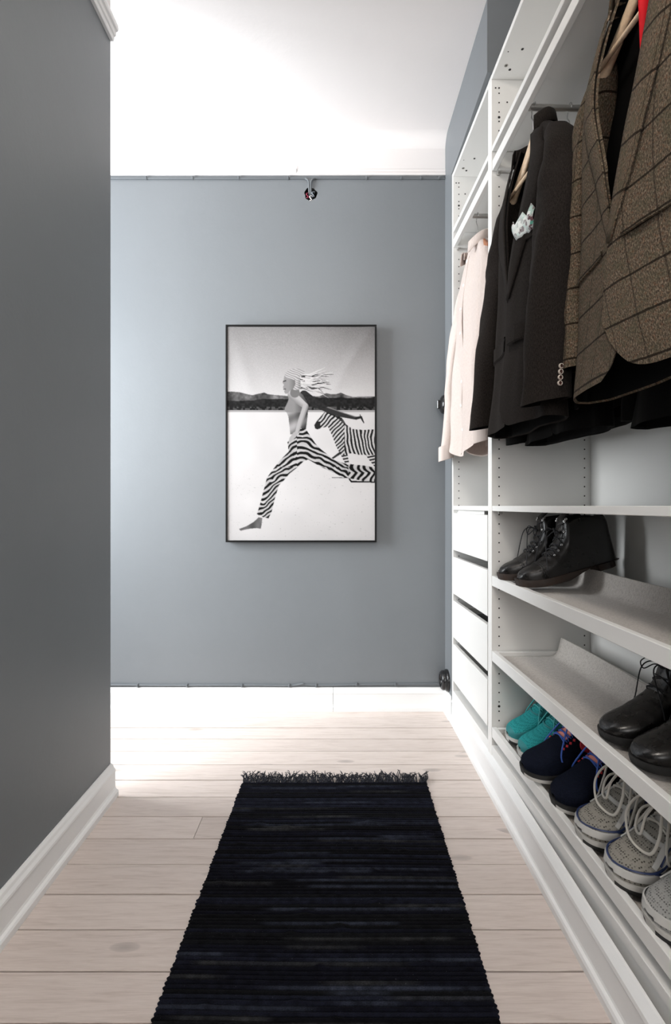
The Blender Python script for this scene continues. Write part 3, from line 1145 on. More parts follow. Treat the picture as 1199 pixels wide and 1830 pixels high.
def make_picture():
    yf = YB - .043
    s = FPX / yf
    xa, xb = (403 - 599.5) / s, (673 - 599.5) / s
    za, zb = CAMZ - (969 - 904) / s, CAMZ + (904 - 580) / s
    cx, cz = (xa + xb) / 2, za
    root = empty('framed_photograph', (cx, YB, cz))
    tag(root, 'large black-framed monochrome photograph of a running figure and a zebra', 'picture')
    hw, h = (xb - xa) / 2, zb - za
    fw, dep = .0076, .043
    MB().box(-hw, hw, -dep, -.002, 0, fw, .0008).build('frame_side', M['frame'], root)
    MB().box(-hw, hw, -dep, -.002, h - fw, h, .0008).build('frame_side', M['frame'], root)
    for s_ in (-1, 1):
        a, b = sorted((s_ * hw, s_ * (hw - fw)))
        MB().box(a, b, -dep, -.002, fw, h - fw, .0008).build('frame_side', M['frame'], root)
    MB().box(-hw + fw, hw - fw, -.020, -.004, fw, h - fw).build('backing', M['frame'], root)
    nx, ny = 300, 434
    G = print_values(nx + 1, ny + 1)
    lin = np.where(G <= .04045, G / 12.92, ((G + .055) / 1.055) ** 2.4)
    x = np.linspace(-hw + fw + .0006, hw - fw - .0006, nx + 1)
    z = np.linspace(h - fw - .0006, fw + .0006, ny + 1)
    XX, ZZ = np.meshgrid(x, z)
    # slack canvas: faint diagonal folds towards the upper corners
    u = (XX + hw) / (2 * hw); v = 1 - ZZ / h
    fold = lambda d, w: np.exp(-(d / w) ** 2)
    yy = .0022 * fold((u - .78) - .9 * (.22 - v), .05) * (v < .4) * np.clip((u - .6) * 4, 0, 1) \
        + .0016 * fold((u - .12) - .45 * (v - .2), .05) * np.clip((.45 - v) * 5, 0, 1) + .0012 * np.sin(u * 9 + v * 4) * np.clip(v * 3, 0, 1) * .5
    verts = np.stack([XX, -.0375 - yy, ZZ], -1).reshape(-1, 3)
    n = nx + 1
    idx = np.arange((nx + 1) * (ny + 1)).reshape(ny + 1, nx + 1)
    faces = np.stack([idx[:-1, :-1], idx[1:, :-1], idx[1:, 1:], idx[:-1, 1:]], -1).reshape(-1, 4)
    me = bpy.data.meshes.new('canvas_print')
    me.from_pydata(verts.tolist(), [], faces.tolist())
    at = me.color_attributes.new('print', 'FLOAT_COLOR', 'POINT')
    col = np.ones((verts.shape[0], 4), np.float32)
    L = lin.reshape(-1)
    col[:, 0], col[:, 1], col[:, 2] = L * 1.0, L * .985, L * .985
    at.data.foreach_set('color', (col * np.array([.60, .59, .59, 1], np.float32)).ravel())
    me.polygons.foreach_set('use_smooth', [True] * len(faces))
    m = mat('canvas_photo_print', (.5, .5, .5), .7, spec=.08)
    k = N(m)
    a = k.n('ShaderNodeVertexColor', layer_name='print')
    k.color(a.outputs[0])
    k.bump(k.noise(k.coord('Object'), 700, 1), .08, .001)
    me.materials.append(m)
    new_obj('canvas_print', me, root)


make_picture()


# ------------------------------------------------------------------ cables and outlets on the back wall
def px(x, y, Y):
    return ((x - 599.5) * Y / FPX, CAMZ - (y - 904) * Y / FPX)


def cable_run(name, pts, clips, r, label):
    root = MB().tube(bez(pts, 6), r, 8).build(name, M['cable'], smooth=True)
    tag(root, label, 'cable')
    for (x, z) in clips:
        mb = MB()
        mb.box(x - .004, x + .004, YB - r * 2 - .003, YB - .0005, z - r * 1.4, z + r * 1.4, .001)
        mb.lathe([(.0001, -.0035), (.0026, -.0025), (.003, 0)], 8, (x + .001, YB - r * 2 - .002, z + .001), 'y')
        mb.build('cable_clip', M['cable'], root)
    return root


zt = px(0, 319.5, YB)[1]
r = .0045
clips = [px(x, 319.5, YB) for x in (262, 345, 427, 515, 655, 717, 752, 784)]
xw = lambda p: px(p, 0, YB)[0]
# left run: along the frieze then down into the hole
cable_run('ceiling_line_cable', [(XFAR + .05, YB - r, zt), (-1.2, YB - r, zt), (-.8, YB - r, zt - .001), (-.4, YB - r, zt - .0015), (xw(536), YB - r, zt),
                      (xw(547), YB - r - .002, zt - .004), (xw(551.5), YB - r - .006, zt - .02), (xw(552.5), YB - r - .003, zt - .05), (xw(553), YB + .012, zt - .073), (xw(555), YB + .03, zt - .078)],
          clips[:4], r, 'thin grey painted cable under the white frieze, left run dropping into the hole')
cable_run('ceiling_line_cable', [(XS - .002, YB - r, zt), (.3, YB - r, zt - .001), (.1, YB - r, zt), (xw(575), YB - r, zt), (xw(562), YB - r - .002, zt - .003),
                      (xw(556.5), YB - r - .006, zt - .02), (xw(555.5), YB - r - .003, zt - .05), (xw(556), YB + .012, zt - .075), (xw(558), YB + .03, zt - .079)],
          clips[4:], r, 'thin grey painted cable under the white frieze, right run dropping into the hole')
for i, (x0, z0, m_, lab) in enumerate(((550, 347, 'wire_red', 'tiny dark red wire end curled inside the wall hole'), (556, 352, 'wire_white', 'tiny white wire end sticking out of the wall hole'), (560, 345, 'wire_grey', 'tiny grey wire end curled inside the wall hole'))):
    cx, cz = px(x0, z0, YB)
    M[m_] = mat(m_, [(.25, .02, .05), (.75, .72, .70), (.25, .28, .32)][i], .4)
    pts = bez([(cx, YB + .04, cz + .02), (cx + .006, YB + .01, cz + .012), (cx - .007, YB - .002, cz), (cx + .003, YB + .004, cz - .012), (cx - .006, YB - .003, cz - .018)], 6)
    tag(MB().tube(pts, .0022, 6).build('loose_wire', M[m_], smooth=True), lab, 'wire', 'loose wires in the wall hole')
zb_ = px(0, 1224, YB)[1]
pts = [(XFAR + .05, YB - r, zb_), (-1.2, YB - r, zb_), (xw(220), YB - r, zb_ + .001), (xw(300), YB - r, zb_ - .001), (xw(432), YB - r, zb_), (xw(512), YB - r, zb_ - .002), (xw(530), YB - r, zb_ + .001), (xw(541), YB - r - .003, zb_ + .007), (xw(550), YB - r, zb_ + .001), (xw(590), YB - r, zb_ - .001), (xw(637), YB - r, zb_ + .002), (xw(700), YB - r, zb_ + .004), (XS - .001, YB - r, zb_ + .005)]
cable_run('baseboard_cable', pts, [px(x, 1224 - (2 if x > 620 else 0), YB) for x in (247, 335, 433, 517, 565, 637, 706)], .0052, 'thin grey painted cable clipped along the top of the back baseboard')


def bakelite(z, label, name, outlet):
    root = empty(name, (XS, 2.285, z))
    tag(root, label, 'switch' if not outlet else 'socket')
    # turned body, axis along -X
    MB().lathe([(.0001, 0), (.049, 0), (.050, -.004), (.048, -.011), (.044, -.013)], 36, axis='x').build('base_plate', M['black'], root, smooth=True)
    prof = [(.043, -.012), (.045, -.018), (.043, -.028), (.037, -.034), (.030, -.036), (.026, -.034)] if outlet else [(.043, -.012), (.044, -.018), (.040, -.028), (.030, -.035), (.018, -.038), (.0001, -.039)]
    MB().lathe(prof, 36, axis='x').build('cover', M['black'], root, smooth=True)
    if outlet:
        MB().lathe([(.026, -.034), (.024, -.022), (.0001, -.021)], 30, axis='x').build('socket_well', M['black'], root, smooth=True)
        for s in (-1, 1):
            MB().lathe([(.0027, -.0212), (.0001, -.0214)], 10, (0, s * .0095, 0), 'x').build('contact_hole', M['hole'], root)
        for s in (-1, 1):
            MB().box(-.030, -.022, -.004, .004, s * .024 - .003, s * .024 + .003, .001).build('earth_clip', M['steel'], root)
    else:
        MB().box(-.050, -.036, -.005, .005, -.020, .020, .003).build('turn_knob', M['black'], root)


bakelite(.158, 'round black bakelite socket low on the grey wall strip above the baseboard', 'bakelite_socket', True)
bakelite(1.426, 'round black bakelite switch on the grey wall strip beside the shirt sleeve', 'bakelite_switch', False)

# ------------------------------------------------------------------ garments on hangers
ZROD = 2.107


def place(lx, ly, z=ZROD, turn=0.0):
    """matrix values for a garment facing the room: local +x far, +y towards the room, z up"""
    p = W(lx, ly, z)
    return p, (0, 0, PI / 2 + WROT + turn)


def hanger(lx, ly, wood, label, turn=0.0, bar=True, span=.165, group='wooden coat hangers'):
    loc, rot = place(lx, ly, turn=turn)
    root = empty('coat_hanger', loc, rot)
    tag(root, label, 'hanger', group)
    # hook over the rod (rod runs along local y)
    pts = []
    for i in range(15):
        a = -.5 + i / 14 * (PI + .9)
        pts.append((.0125 * math.cos(a) * -1 - .0, 0, .0125 * math.sin(a)))
    pts = [(p[0], p[1], p[2]) for p in pts]
    tail = bez([pts[-1], (.0135, 0, -.018), (.004, 0, -.033), (.0, 0, -.044), (0, 0, -.066)], 5)
    MB().tube(pts + tail[1:], .0018, 8).build('hook', M['steel'], root, smooth=True)
    # bent, tapered wooden arms
    mb = MB()
    rows = []
    n = 28
    for i in range(n + 1):
        u = -1 + 2 * i / n
        au = abs(u)
        x = u * span
        z = -.068 - .76 * (au * span)
        y = .010 * au ** 2
        hh = .022 - .008 * au
        ww = .0080 + .006 * au ** 2
        if au > .93:
            s = 1 - ((au - .93) / .07) ** 2 * .55
            hh *= s; ww *= s
        row = []
        for q in range(12):
            a = 2 * PI * q / 12
            row.append((x, y + ww * math.cos(a), z - hh + hh * math.sin(a)))
        rows.append(row)
    mb.grid(rows, closed=True); mb.fan(rows[0]); mb.fan(list(reversed(rows[-1])))
    mb.build('hanger_arms', wood, root, smooth=True)
    if bar:
        MB().tube([(-span * .92, .024, -.185), (0, .012, -.185), (span * .92, .024, -.185)], .0055, 10).build('trouser_bar', wood, root, smooth=True)
    return root


def sgnpow(v, p):
    return math.copysign(abs(v) ** p, v)


def garment(lx, ly, label, mats, cfg, cat='jacket', name='jacket', turn=0.0, group=None):
    """mats: outer, inner; cfg: dict of dimensions. Built as shell with sleeves, lapels, collar, pockets, buttons."""
    loc, rot = place(lx, ly, ZROD - cfg.get('drop', 0), turn)
    root = empty(name, loc, rot)
    tag(root, label, cat, group)
    outer, inner = mats
    L = cfg.get('length', .90)
    sw = cfg.get('shoulder', .215)
    seed = cfg.get('seed', 0)
    df, db = cfg.get('df', .055), cfg.get('db', .040)
    zsh = cfg.get('zsh', -.205)
    znk = -.088
    zbut = cfg.get('button_z', -.46)
    shirt = cfg.get('shirt', False)
    hemw = cfg.get('hem', .225)
    lean = cfg.get('lean', .012)
    fold_amp = cfg.get('fold', .006)

    def half(z):
        if z > zsh:
            t = (znk - z) / (znk - zsh)
            return .066 + (sw - .066) * max(0, t) ** .92
        t = (zsh - z) / (L + zsh)
        return interp([0, .12, .45, 1], [sw, sw * .985, sw * .94, hemw], t)

    def dep(z):
        t = min(1, (znk - z) / (L + znk))
        return interp([0, .1, .3, .7, 1], [.45, .72, 1.0, 1.05, 1.25], t)

    def edge(z, side):
        """x of the front edge; side +1 right (far) panel, -1 left (near) panel; positive = away from the centre"""
        if shirt:
            if z > -.135: return .030 * min(1, (z + .135) / .04) - .006
            return -.006
        if z > zbut:
            o_ = cfg.get('open', 1.0)
            return interp([0, .35, .75, 1.0], [-.018, .026 * o_, .062 * o_, .050], (z - zbut) / (znk - zbut))
        t = (zbut - z) / (L + zbut)
        e = cfg.get('cut', (.03, .06))
        return -.018 + (e[0] if side > 0 else e[1]) * t ** 1.6

    def surf(z, phi, off=0.0):
        a, k = half(z), dep(z)
        s, c = math.sin(phi), math.cos(phi)
        x = (a + off) * sgnpow(s, .72)
        d = df if c > 0 else db
        y = (d * k + off) * sgnpow(c, .62)
        t = max(0, (zsh - z)) / (L + zsh)
        amp = fold_amp * (.15 + t)
        w = (math.sin(phi * 7 + seed * 1.7 + t * 2.0) * .5 + math.sin(phi * 4 + seed * 2.3 - t * 1.4) * .7
             + 1.6 * noise.noise(Vector((phi * 1.7 + seed * 9, z * 4.2, seed))))
        y += w * amp * (abs(c) ** .5)
        x += w * amp * .7 * sgnpow(s, 1) * (abs(s) ** 2)
        y += lean * t
        return x, y

    # ---- body shell
    rows, uvs = [], []
    zs = [znk + (zsh - znk) * (i / 7) for i in range(8)] + [zsh + (-L - zsh) * (i / 40) for i in range(1, 41)]
    ncol = 72
    for z in zs:
        a = half(z)
        eR, eL = edge(z, 1), edge(z, -1)
        pR = math.copysign(math.asin(min(.999, (abs(eR) / a)) ** (1 / .72)), eR)
        pL = 2 * PI - math.copysign(math.asin(min(.999, (abs(eL) / a)) ** (1 / .72)), eL)
        row, uvr = [], []
        ulen = 0; last = None
        for j in range(ncol + 1):
            # denser columns near the front edges
            t = j / ncol
            tt = t + .06 * math.sin(2 * PI * t) * -1
            phi = pR + (pL - pR) * tt
            x, y = surf(z, phi)
            zz = z
            dist = None
            if t < .25: dist = x - eR if eR < x else 0
            if t > .75: dist = (-eL) - x if x < -eL else 0
            # near panel lies over the far one
            if t > .5 and x > -.06:
                y += .007 * min(1, (x + .06) / .04)
            # rounded front quarters / curved shirt tails
            tl = max(0, (zbut - z)) / (L + zbut)
            if not shirt:
                rw = cfg.get('round_w', .085) * (.45 if t < .5 else 1)
                if dist is not None and dist < rw:
                    zz += cfg.get('round', .075) * (.4 if t < .5 else 1) * (1 - dist / rw) ** 2.4 * tl ** 2
            else:
                side = abs(x) / a
                zz += .075 * tl ** 2 * max(0, (side - .35) / .65) ** 1.5
            zz += cfg.get('hemtilt', 0) * tl * x
            if last is not None: ulen += math.hypot(x - last[0], y - last[1])
            last = (x, y)
            row.append((x, y, zz)); uvr.append((ulen, zz))
        # centre the u on the back so that checks line up
        mid = uvr[ncol // 2][0]
        uvr = [(u - mid, v) for u, v in uvr]
        rows.append(row); uvs.append(uvr)
    mb = MB(); mb.grid(rows, 0, uvs=uvs)
    body = mb.build('body', outer, root, smooth=True)
    # inner lining shell
    th = .0035
    rin = [[(x * (1 - th / max(.03, abs(x) + .0)) if abs(x) > .04 else x, y - th if y > 0 else y + th, z + (.004 if i == len(rows) - 1 else 0)) for (x, y, z) in r] for i, r in enumerate(rows)]
    mb = MB(); mb.grid(rin, 0, uvs=uvs)
    mb.build('lining', inner, root, smooth=True)
    # rim strips along front edges and hem join both shells
    mb = MB()
    def strip(A, B):
        mb.grid([A, B], 0, uvs=[[(p[0], p[2]) for p in A], [(p[0], p[2]) for p in B]])
    strip([r[0] for r in rows], [r[0] for r in rin]); strip([r[-1] for r in rows], [r[-1] for r in rin]); strip(rows[-1], rin[-1])
    mb.build('hem_edge', outer, root, smooth=True)

    def front(x, z, side, off):
        """point on the front surface at x"""
        a = half(z)
        phi = math.copysign(math.asin(min(.999, abs(x) / a) ** (1 / .72)), x)
        X, Y = surf(z, phi)
        if side < 0 and x > -.06: Y += .007 * min(1, (x + .06) / .04)
        return (x, Y + off, z)

    # ---- lapels and collar
    if not shirt:
        for side in (1, -1):
            mb = MB(); R_, U_ = [], []
            nz = 22
            ztop = -.125
            for i in range(nz + 1):
                z = ztop + (zbut + .045 - ztop) * i / nz
                e = edge(z, side)
                t = i / nz
                wl = cfg.get('lapel', .078) * (math.sin(PI * min(.93, .30 + t * .63)) ** .8) * (1 if t > .16 else .72)
                r_ = []
                for q in range(5):
                    xx = side * (e - .002 + wl * q / 4)
                    p = front(xx, z - .012 * q / 4 * (1 if t < .2 else .2), side, .003 + (.006 * math.sin(PI * q / 4) + (.004 if q == 0 else 0)) * (1 - t) ** .5)
                    r_.append(p)
                R_.append(r_); U_.append([(side * q * .02 + .31, z) for q in range(5)])
            mb.grid(R_, 0, uvs=U_)
            lp = mb.build('lapel', cfg.get('lapel_mat', outer), root, smooth=True)
            sol = lp.modifiers.new('thickness', 'SOLIDIFY'); sol.thickness = .003; sol.offset = 0
    # collar round the back of the neck
    mb = MB(); R_, U_ = [], []
    nC = 26
    ch = .042 if not shirt else .036
    for i in range(nC + 1):
        t = i / nC
        ph0 = .60 if shirt else 1.05
        phi = ph0 + (2 * PI - 2 * ph0) * t
        x = .074 * math.sin(phi)
        y = .046 * math.cos(phi) + .004
        fz = math.cos(phi) * .5 + .5
        zb0 = znk + .008 - .045 * fz ** 1.6
        out = Vector((math.sin(phi), math.cos(phi) * .8, 0)).normalized()
        w = ch * (1 + (.55 * fz ** 3 if shirt else .25 * fz ** 2))
        r_ = [(x, y, zb0 - .004), (x * .97, y * .97, zb0 + ch * .62), (x + out.x * .004, y + out.y * .004, zb0 + ch * .74),
              (x + out.x * .011, y + out.y * .011, zb0 + ch * .55), (x + out.x * .017, y + out.y * .017, zb0 + ch * .7 - w)]
        R_.append(r_); U_.append([(t * .4, q * .012) for q in range(5)])
    mb.grid(R_, 0, uvs=U_)
    co = mb.build('collar', outer, root, smooth=True)
    sol = co.modifiers.new('thickness', 'SOLIDIFY'); sol.thickness = .0025; sol.offset = 0

    # ---- sleeves
    for side in (1, -1):
        sc = cfg['sleeve_far'] if side > 0 else cfg['sleeve_near']
        path = [(side * (sw - .040), sc[0][1] * .6, zsh + .022)] + [(side * p[0], p[1], p[2]) for p in sc]
        P = bez(path, 9)
        n = len(P)
        R_, U_ = [], []
        for i, p in enumerate(P):
            t = i / (n - 1)
            rx = interp([0, .08, .2, .55, .9, 1], [.022, .038, .048, .048, .045, .045], t) * cfg.get('sleeve_w', 1)
            ry = interp([0, .08, .2, .55, .9, 1], [.022, .040, .055, .060, .057, .058], t) * cfg.get('sleeve_d', 1)
            r_, u_ = [], []
            # rings stay nearly horizontal, tilted at the shoulder
            tilt = max(0, 1 - t / .16)
            for q in range(29):
                a = 2 * PI * q / 28
                w = 1 + .5 * fold_amp / .006 * .09 * math.sin(a * 3 + t * 9 + seed) * math.sin(PI * min(1, t * 1.1)) + .17 * noise.noise(Vector((a * 1.1, t * 7, seed + side))) * (t > .1) + .05 * noise.noise(Vector((a * 2.6, t * 16, seed + side + 3))) * (t > .2)
                x = p.x + rx * w * math.cos(a)
                y = p.y + ry * w * math.sin(a)
                z = p.z + tilt * (-side * .55 * (x - p.x)) + tilt * .02 - (.010 * math.sin(a) if t > .95 else 0)
                # elbow creases
                z += .004 * math.sin(t * 60 + a * 2 + seed) * math.exp(-((t - .52) / .12) ** 2)
                r_.append((x, y, z)); u_.append((a * .055 + .2, z))
            R_.append(r_); U_.append(u_)
        mb = MB(); mb.grid(R_, 0, uvs=U_)
        # turned-in cuff edge and dark inside
        last = R_[-1]
        c = Vector((P[-1].x, P[-1].y, 0))
        inn = [[(c.x + (x - c.x) * .93, c.y + (y - c.y) * .93, z + .001) for x, y, z in last], [(c.x + (x - c.x) * .86, c.y + (y - c.y) * .86, z + .022) for x, y, z in last],
               [(c.x + (x - c.x) * .02, c.y + (y - c.y) * .02, z + .030) for x, y, z in last]]
        mb.grid([last, inn[0]], 0, uvs=[U_[-1], U_[-1]]); mb.grid(inn, 1)
        sl = mb.build('sleeve', [outer, inner], root, smooth=True)
        if shirt:
            # buttoned cuff band
            cb = MB()
            rr_ = []
            for dz, g in ((.0, 1.05), (.060, 1.05), (.064, 1.0)):
                rr_.append([(c.x + (x - c.x) * g, c.y + (y - c.y) * g, z + dz) for x, y, z in last])
            cb.grid(rr_, 0, uvs=[[(u, v) for u, v in U_[-1]]] * 3)
            cb.build('cuff', outer, sl, smooth=True)
        elif cfg.get('cuff_buttons') and side < 0:
            for b in range(4):
                z = path[-1][2] + .036 + b * .0132
                # the face turned to the viewer, towards the rear seam
                ang = cfg.get('cuff_angle', 17)
                k_ = next(q for q in range(n - 1, 0, -1) if R_[q - 1][ang][2] >= z)
                f_ = (z - R_[k_][ang][2]) / max(1e-6, R_[k_ - 1][ang][2] - R_[k_][ang][2])
                p = Vector(R_[k_][ang]).lerp(Vector(R_[k_ - 1][ang]), f_)
                cc_ = P[k_].lerp(P[k_ - 1], f_)
                nrm = Vector((p[0] - cc_.x, p[1] - cc_.y, 0)).normalized()
                bo = MB().lathe([(.0001, .0028), (.0040, .0025), (.0043, .004), (.0056, .0045), (.0062, .003), (.0062, 0)], 16).build('cuff_button', [M['button'], M['buttonrim']], sl, smooth=True)
                me = bo.data
                for pl in me.polygons:
                    r0 = max(math.hypot(*me.vertices[v].co[:2]) for v in pl.vertices)
                    pl.material_index = 1 if r0 > .0052 else 0
                bo.location = Vector(p) + nrm * .0005
                bo.rotation_euler = nrm.to_track_quat('Z', 'Y').to_euler()

    # ---- pockets, buttons
    for (x, z, w, h, tilt, kind) in cfg.get('pockets', []):
        side = 1 if x > 0 else -1
        mb = MB(); R_, U_ = [], []
        for i in range(7):
            xx = x - w / 2 + w * i / 6
            zz = z + tilt * (xx - x)
            R_.append([front(xx, zz, side, .0015), front(xx, zz, side, .0055), front(xx, zz - h * .9, side, .005), front(xx, zz - h, side, .0015)])
            U_.append([(xx, zz), (xx, zz), (xx, zz - h), (xx, zz - h)])
        mb.grid(R_, 0, uvs=U_)
        mb.build('pocket_flap' if h > .02 else 'pocket_welt', outer, root, smooth=False)
        mb = MB()
        A = [front(x - w / 2 + w * i / 6, z + tilt * (-w / 2 + w * i / 6) + .0022, side, .0022) for i in range(7)]
        B = [front(x - w / 2 + w * i / 6, z + tilt * (-w / 2 + w * i / 6) - .0002, side, .0058) for i in range(7)]
        mb.grid([A, B]); mb.build('pocket_slit', M['lining'], root)
    for z in cfg.get('buttons', []):
        p = front(cfg.get('button_x', 0.0), z, -1, .002)
        bo = MB().lathe([(.0001, .003), (.0045, .003), (.006, .0035), (.0065, .001), (.0065, -.002)], 14).build('button', M['pearl'] if shirt else M['button'], root, smooth=True)
        bo.location = p; bo.rotation_euler = (-PI / 2, 0, 0)
    if shirt:
        # front placket
        mb = MB(); R_, U_ = [], []
        for i in range(30):
            z = -.135 + (-L + .02 + .135) * i / 29
            R_.append([front(xx, z, -1, o_) for xx, o_ in ((-.016, .000), (-.0155, .0025), (.0155, .0025), (.016, .000))])
            U_.append([(xx, z) for xx in (-.016, -.0155, .0155, .016)])
        mb.grid(R_, 0, uvs=U_); mb.build('placket', outer, root)
    return root, front


SLV = [(.205, .006, -.30), (.220, .030, -.44), (.228, .055, -.66), (.228, .070, -.897)]
gA = dict(length=.925, seed=1, df=.052, db=.035, lean=.022, fold=.009, button_z=-.60, open=1.45, shoulder=.195, hem=.210, round=.05, round_w=.06, cut=(-.02, .02),
          sleeve_far=[(.200, -.002, -.30), (.218, .010, -.43), (.226, .038, -.65), (.230, .064, -.885)],
          sleeve_near=SLV, cuff_buttons=True, cuff_angle=15,
          pockets=[(-.100, -.415, .09, .018, .12, 'w'), (-.095, -.655, .13, .045, .05, 'f'), (.095, -.655, .13, .045, -.05, 'f')], buttons=[])
LXA = .030
hanger(LXA, RY1, M['woodlight'], 'pale wooden hanger holding the charcoal blazer nearest the wardrobe front')
jA, frontA = garment(LXA, RY1, 'charcoal brown blazer with a printed pocket square, hanging foremost on the far rod', (M['charcoal'], M['lining']), gA, group='jackets on the rods')
# printed pocket square peeking out of the breast pocket
mb = MB(); rows = []
for i in range(9):
    u = i / 8
    row = []
    for j in range(7):
        v = j / 6
        x = -.140 + .082 * u
        zt_ = -.420 + .12 * (x + .100)
        pk = (.040 + .026 * math.sin(u * PI * 2.1 + .6) ** 2) * v
        p = frontA(x + .014 * v * (u - .5), zt_ + pk, -1, .007 + .012 * math.sin(v * PI * .8) + .004 * math.sin(u * 9))
        row.append(p)
    rows.append(row)
mb.grid(rows)
sq_ = mb.build('pocket_square', M['psquare'], smooth=True)
sq_.matrix_world = Matrix.Translation(jA.location) @ jA.rotation_euler.to_matrix().to_4x4()
sq_.modifiers.new('thickness', 'SOLIDIFY').thickness = .002
tag(sq_, 'green and white printed pocket square tucked in the blazer breast pocket', 'pocket square')

gB = dict(gA); gB.update(seed=2, length=.905, drop=.045, lean=.01, df=.045, cuff_buttons=False, buttons=[], pockets=[], sleeve_far=[(.205, .010, -.27), (.222, .02, -.50), (.225, .035, -.70), (.225, .04, -.89)], sleeve_near=[(.195, .005, -.30), (.200, .015, -.48), (.198, .02, -.66), (.195, .025, -.85)])
hanger(LXA + .105, RY1, M['woodlight'], 'pale wooden hanger of the plain black jacket in the middle of the far rod')
garment(LXA + .105, RY1, 'plain black jacket in the middle of the far rod', (M['blackwool'], M['lining']), gB, group='jackets on the rods')
gC = dict(gB); gC.update(seed=3, length=.88)
hanger(LXA + .190, RY1, M['woodlight'], 'pale wooden hanger of the rearmost black jacket on the far rod')
garment(LXA + .190, RY1 - .01, 'plain black jacket hanging rearmost on the far rod', (M['blackwool'], M['lining']), gC, group='jackets on the rods')

# tweed jacket on the near rod
gT = dict(length=.905, seed=4, df=.058, db=.035, lean=.008, fold=.005, button_z=-.68, shoulder=.195, hem=.210, open=1.5, cut=(-.02, .02), round=.11, round_w=.13, lapel=.055,
          sleeve_far=[(.205, -.01, -.30), (.222, .000, -.48), (.220, .010, -.66), (.212, .02, -.82)],
          sleeve_near=[(.205, -.02, -.30), (.215, -.02, -.48), (.215, -.015, -.66), (.215, -.01, -.82)],
          pockets=[(.105, -.635, .13, .012, -.02, 'w'), (-.105, -.635, .13, .012, .02, 'w')], buttons=[])
LXT = .055
hanger(LXT, RY2, M['woodlight'], 'pale wooden suit hanger with a trouser bar inside the tweed jacket')
garment(LXT, RY2, 'brown windowpane check tweed jacket on the near rod, hanging open', (M['tweed'], M['lining']), gT, group='jackets on the rods')
gD = dict(gB); gD.update(seed=6, length=.92, sleeve_far=[(.190, -.01, -.30), (.200, -.015, -.50), (.200, -.01, -.70), (.20, -.005, -.89)])
hanger(LXT + .135, RY2, M['woodlight'], 'pale wooden hanger of the black jacket behind the tweed one')
garment(LXT + .135, RY2 + .01, 'plain black jacket hanging behind the tweed jacket', (M['blackwool'], M['lining']), gD, group='jackets on the rods')

# red necktie looped over the trouser bar inside the tweed jacket
mb = MB()
loc, rot = place(LXT, RY2)
pts = bez([(-.062, -.016, -.30), (-.063, -.010, -.24), (-.062, .003, -.182), (-.060, .015, -.176), (-.058, .027, -.182), (-.056, .024, -.26), (-.055, .020, -.345), (-.055, .018, -.372)], 5)
mb.tube(pts, [.028 if i > 3 else .02 for i in range(len(pts) - 3)] + [.026, .020, .006], 12, flat=.2)
# flat blades: width along x
tie = mb.build('necktie', M['red'], smooth=True)
tie.location = loc; tie.rotation_euler = rot
tag(tie, 'red necktie draped over the hanger bar inside the tweed jacket', 'tie')

# shirts in the far unit
gS = dict(drop=.03, length=.915, seed=8, df=.050, db=.030, lean=.012, fold=.020, shirt=True, shoulder=.188, hem=.200, button_z=-.46, sleeve_w=.62, sleeve_d=.56,
          sleeve_far=[(.195, .010, -.30), (.206, .040, -.5), (.208, .046, -.7), (.212, .072, -.915)],
          sleeve_near=[(.195, .015, -.27), (.200, .022, -.50), (.195, .030, -.70), (.190, .040, -.885)],
          buttons=[-.15, -.245, -.34, -.435, -.53, -.625, -.72, -.815])
LXS = .036
hanger(LXS, RY3, M['woodred'], 'reddish wooden hanger under the front blush shirt', bar=False)
garment(LXS, RY3, 'pale blush button-down shirt hanging foremost in the narrow wardrobe', (M['shirt'], M['shirtin']), gS, cat='shirt', name='shirt', group='shirts in the narrow wardrobe')
gS2 = dict(gS); gS2.update(seed=11, length=.88, lean=.0)
gS2['sleeve_far'] = [(.195, .0, -.27), (.20, .0, -.50), (.20, .0, -.70), (.20, .01, -.86)]
gS2['sleeve_near'] = [(.195, .0, -.27), (.20, .0, -.50), (.195, .0, -.70), (.19, .01, -.90)]
hanger(LXS + .105, RY3, M['woodred'], 'reddish wooden hanger of the shirt behind the front one', bar=False)
garment(LXS + .105, RY3, 'pale blush shirt hanging behind the front shirt', (M['shirt'], M['shirtin']), gS2, cat='shirt', name='shirt', group='shirts in the narrow wardrobe')

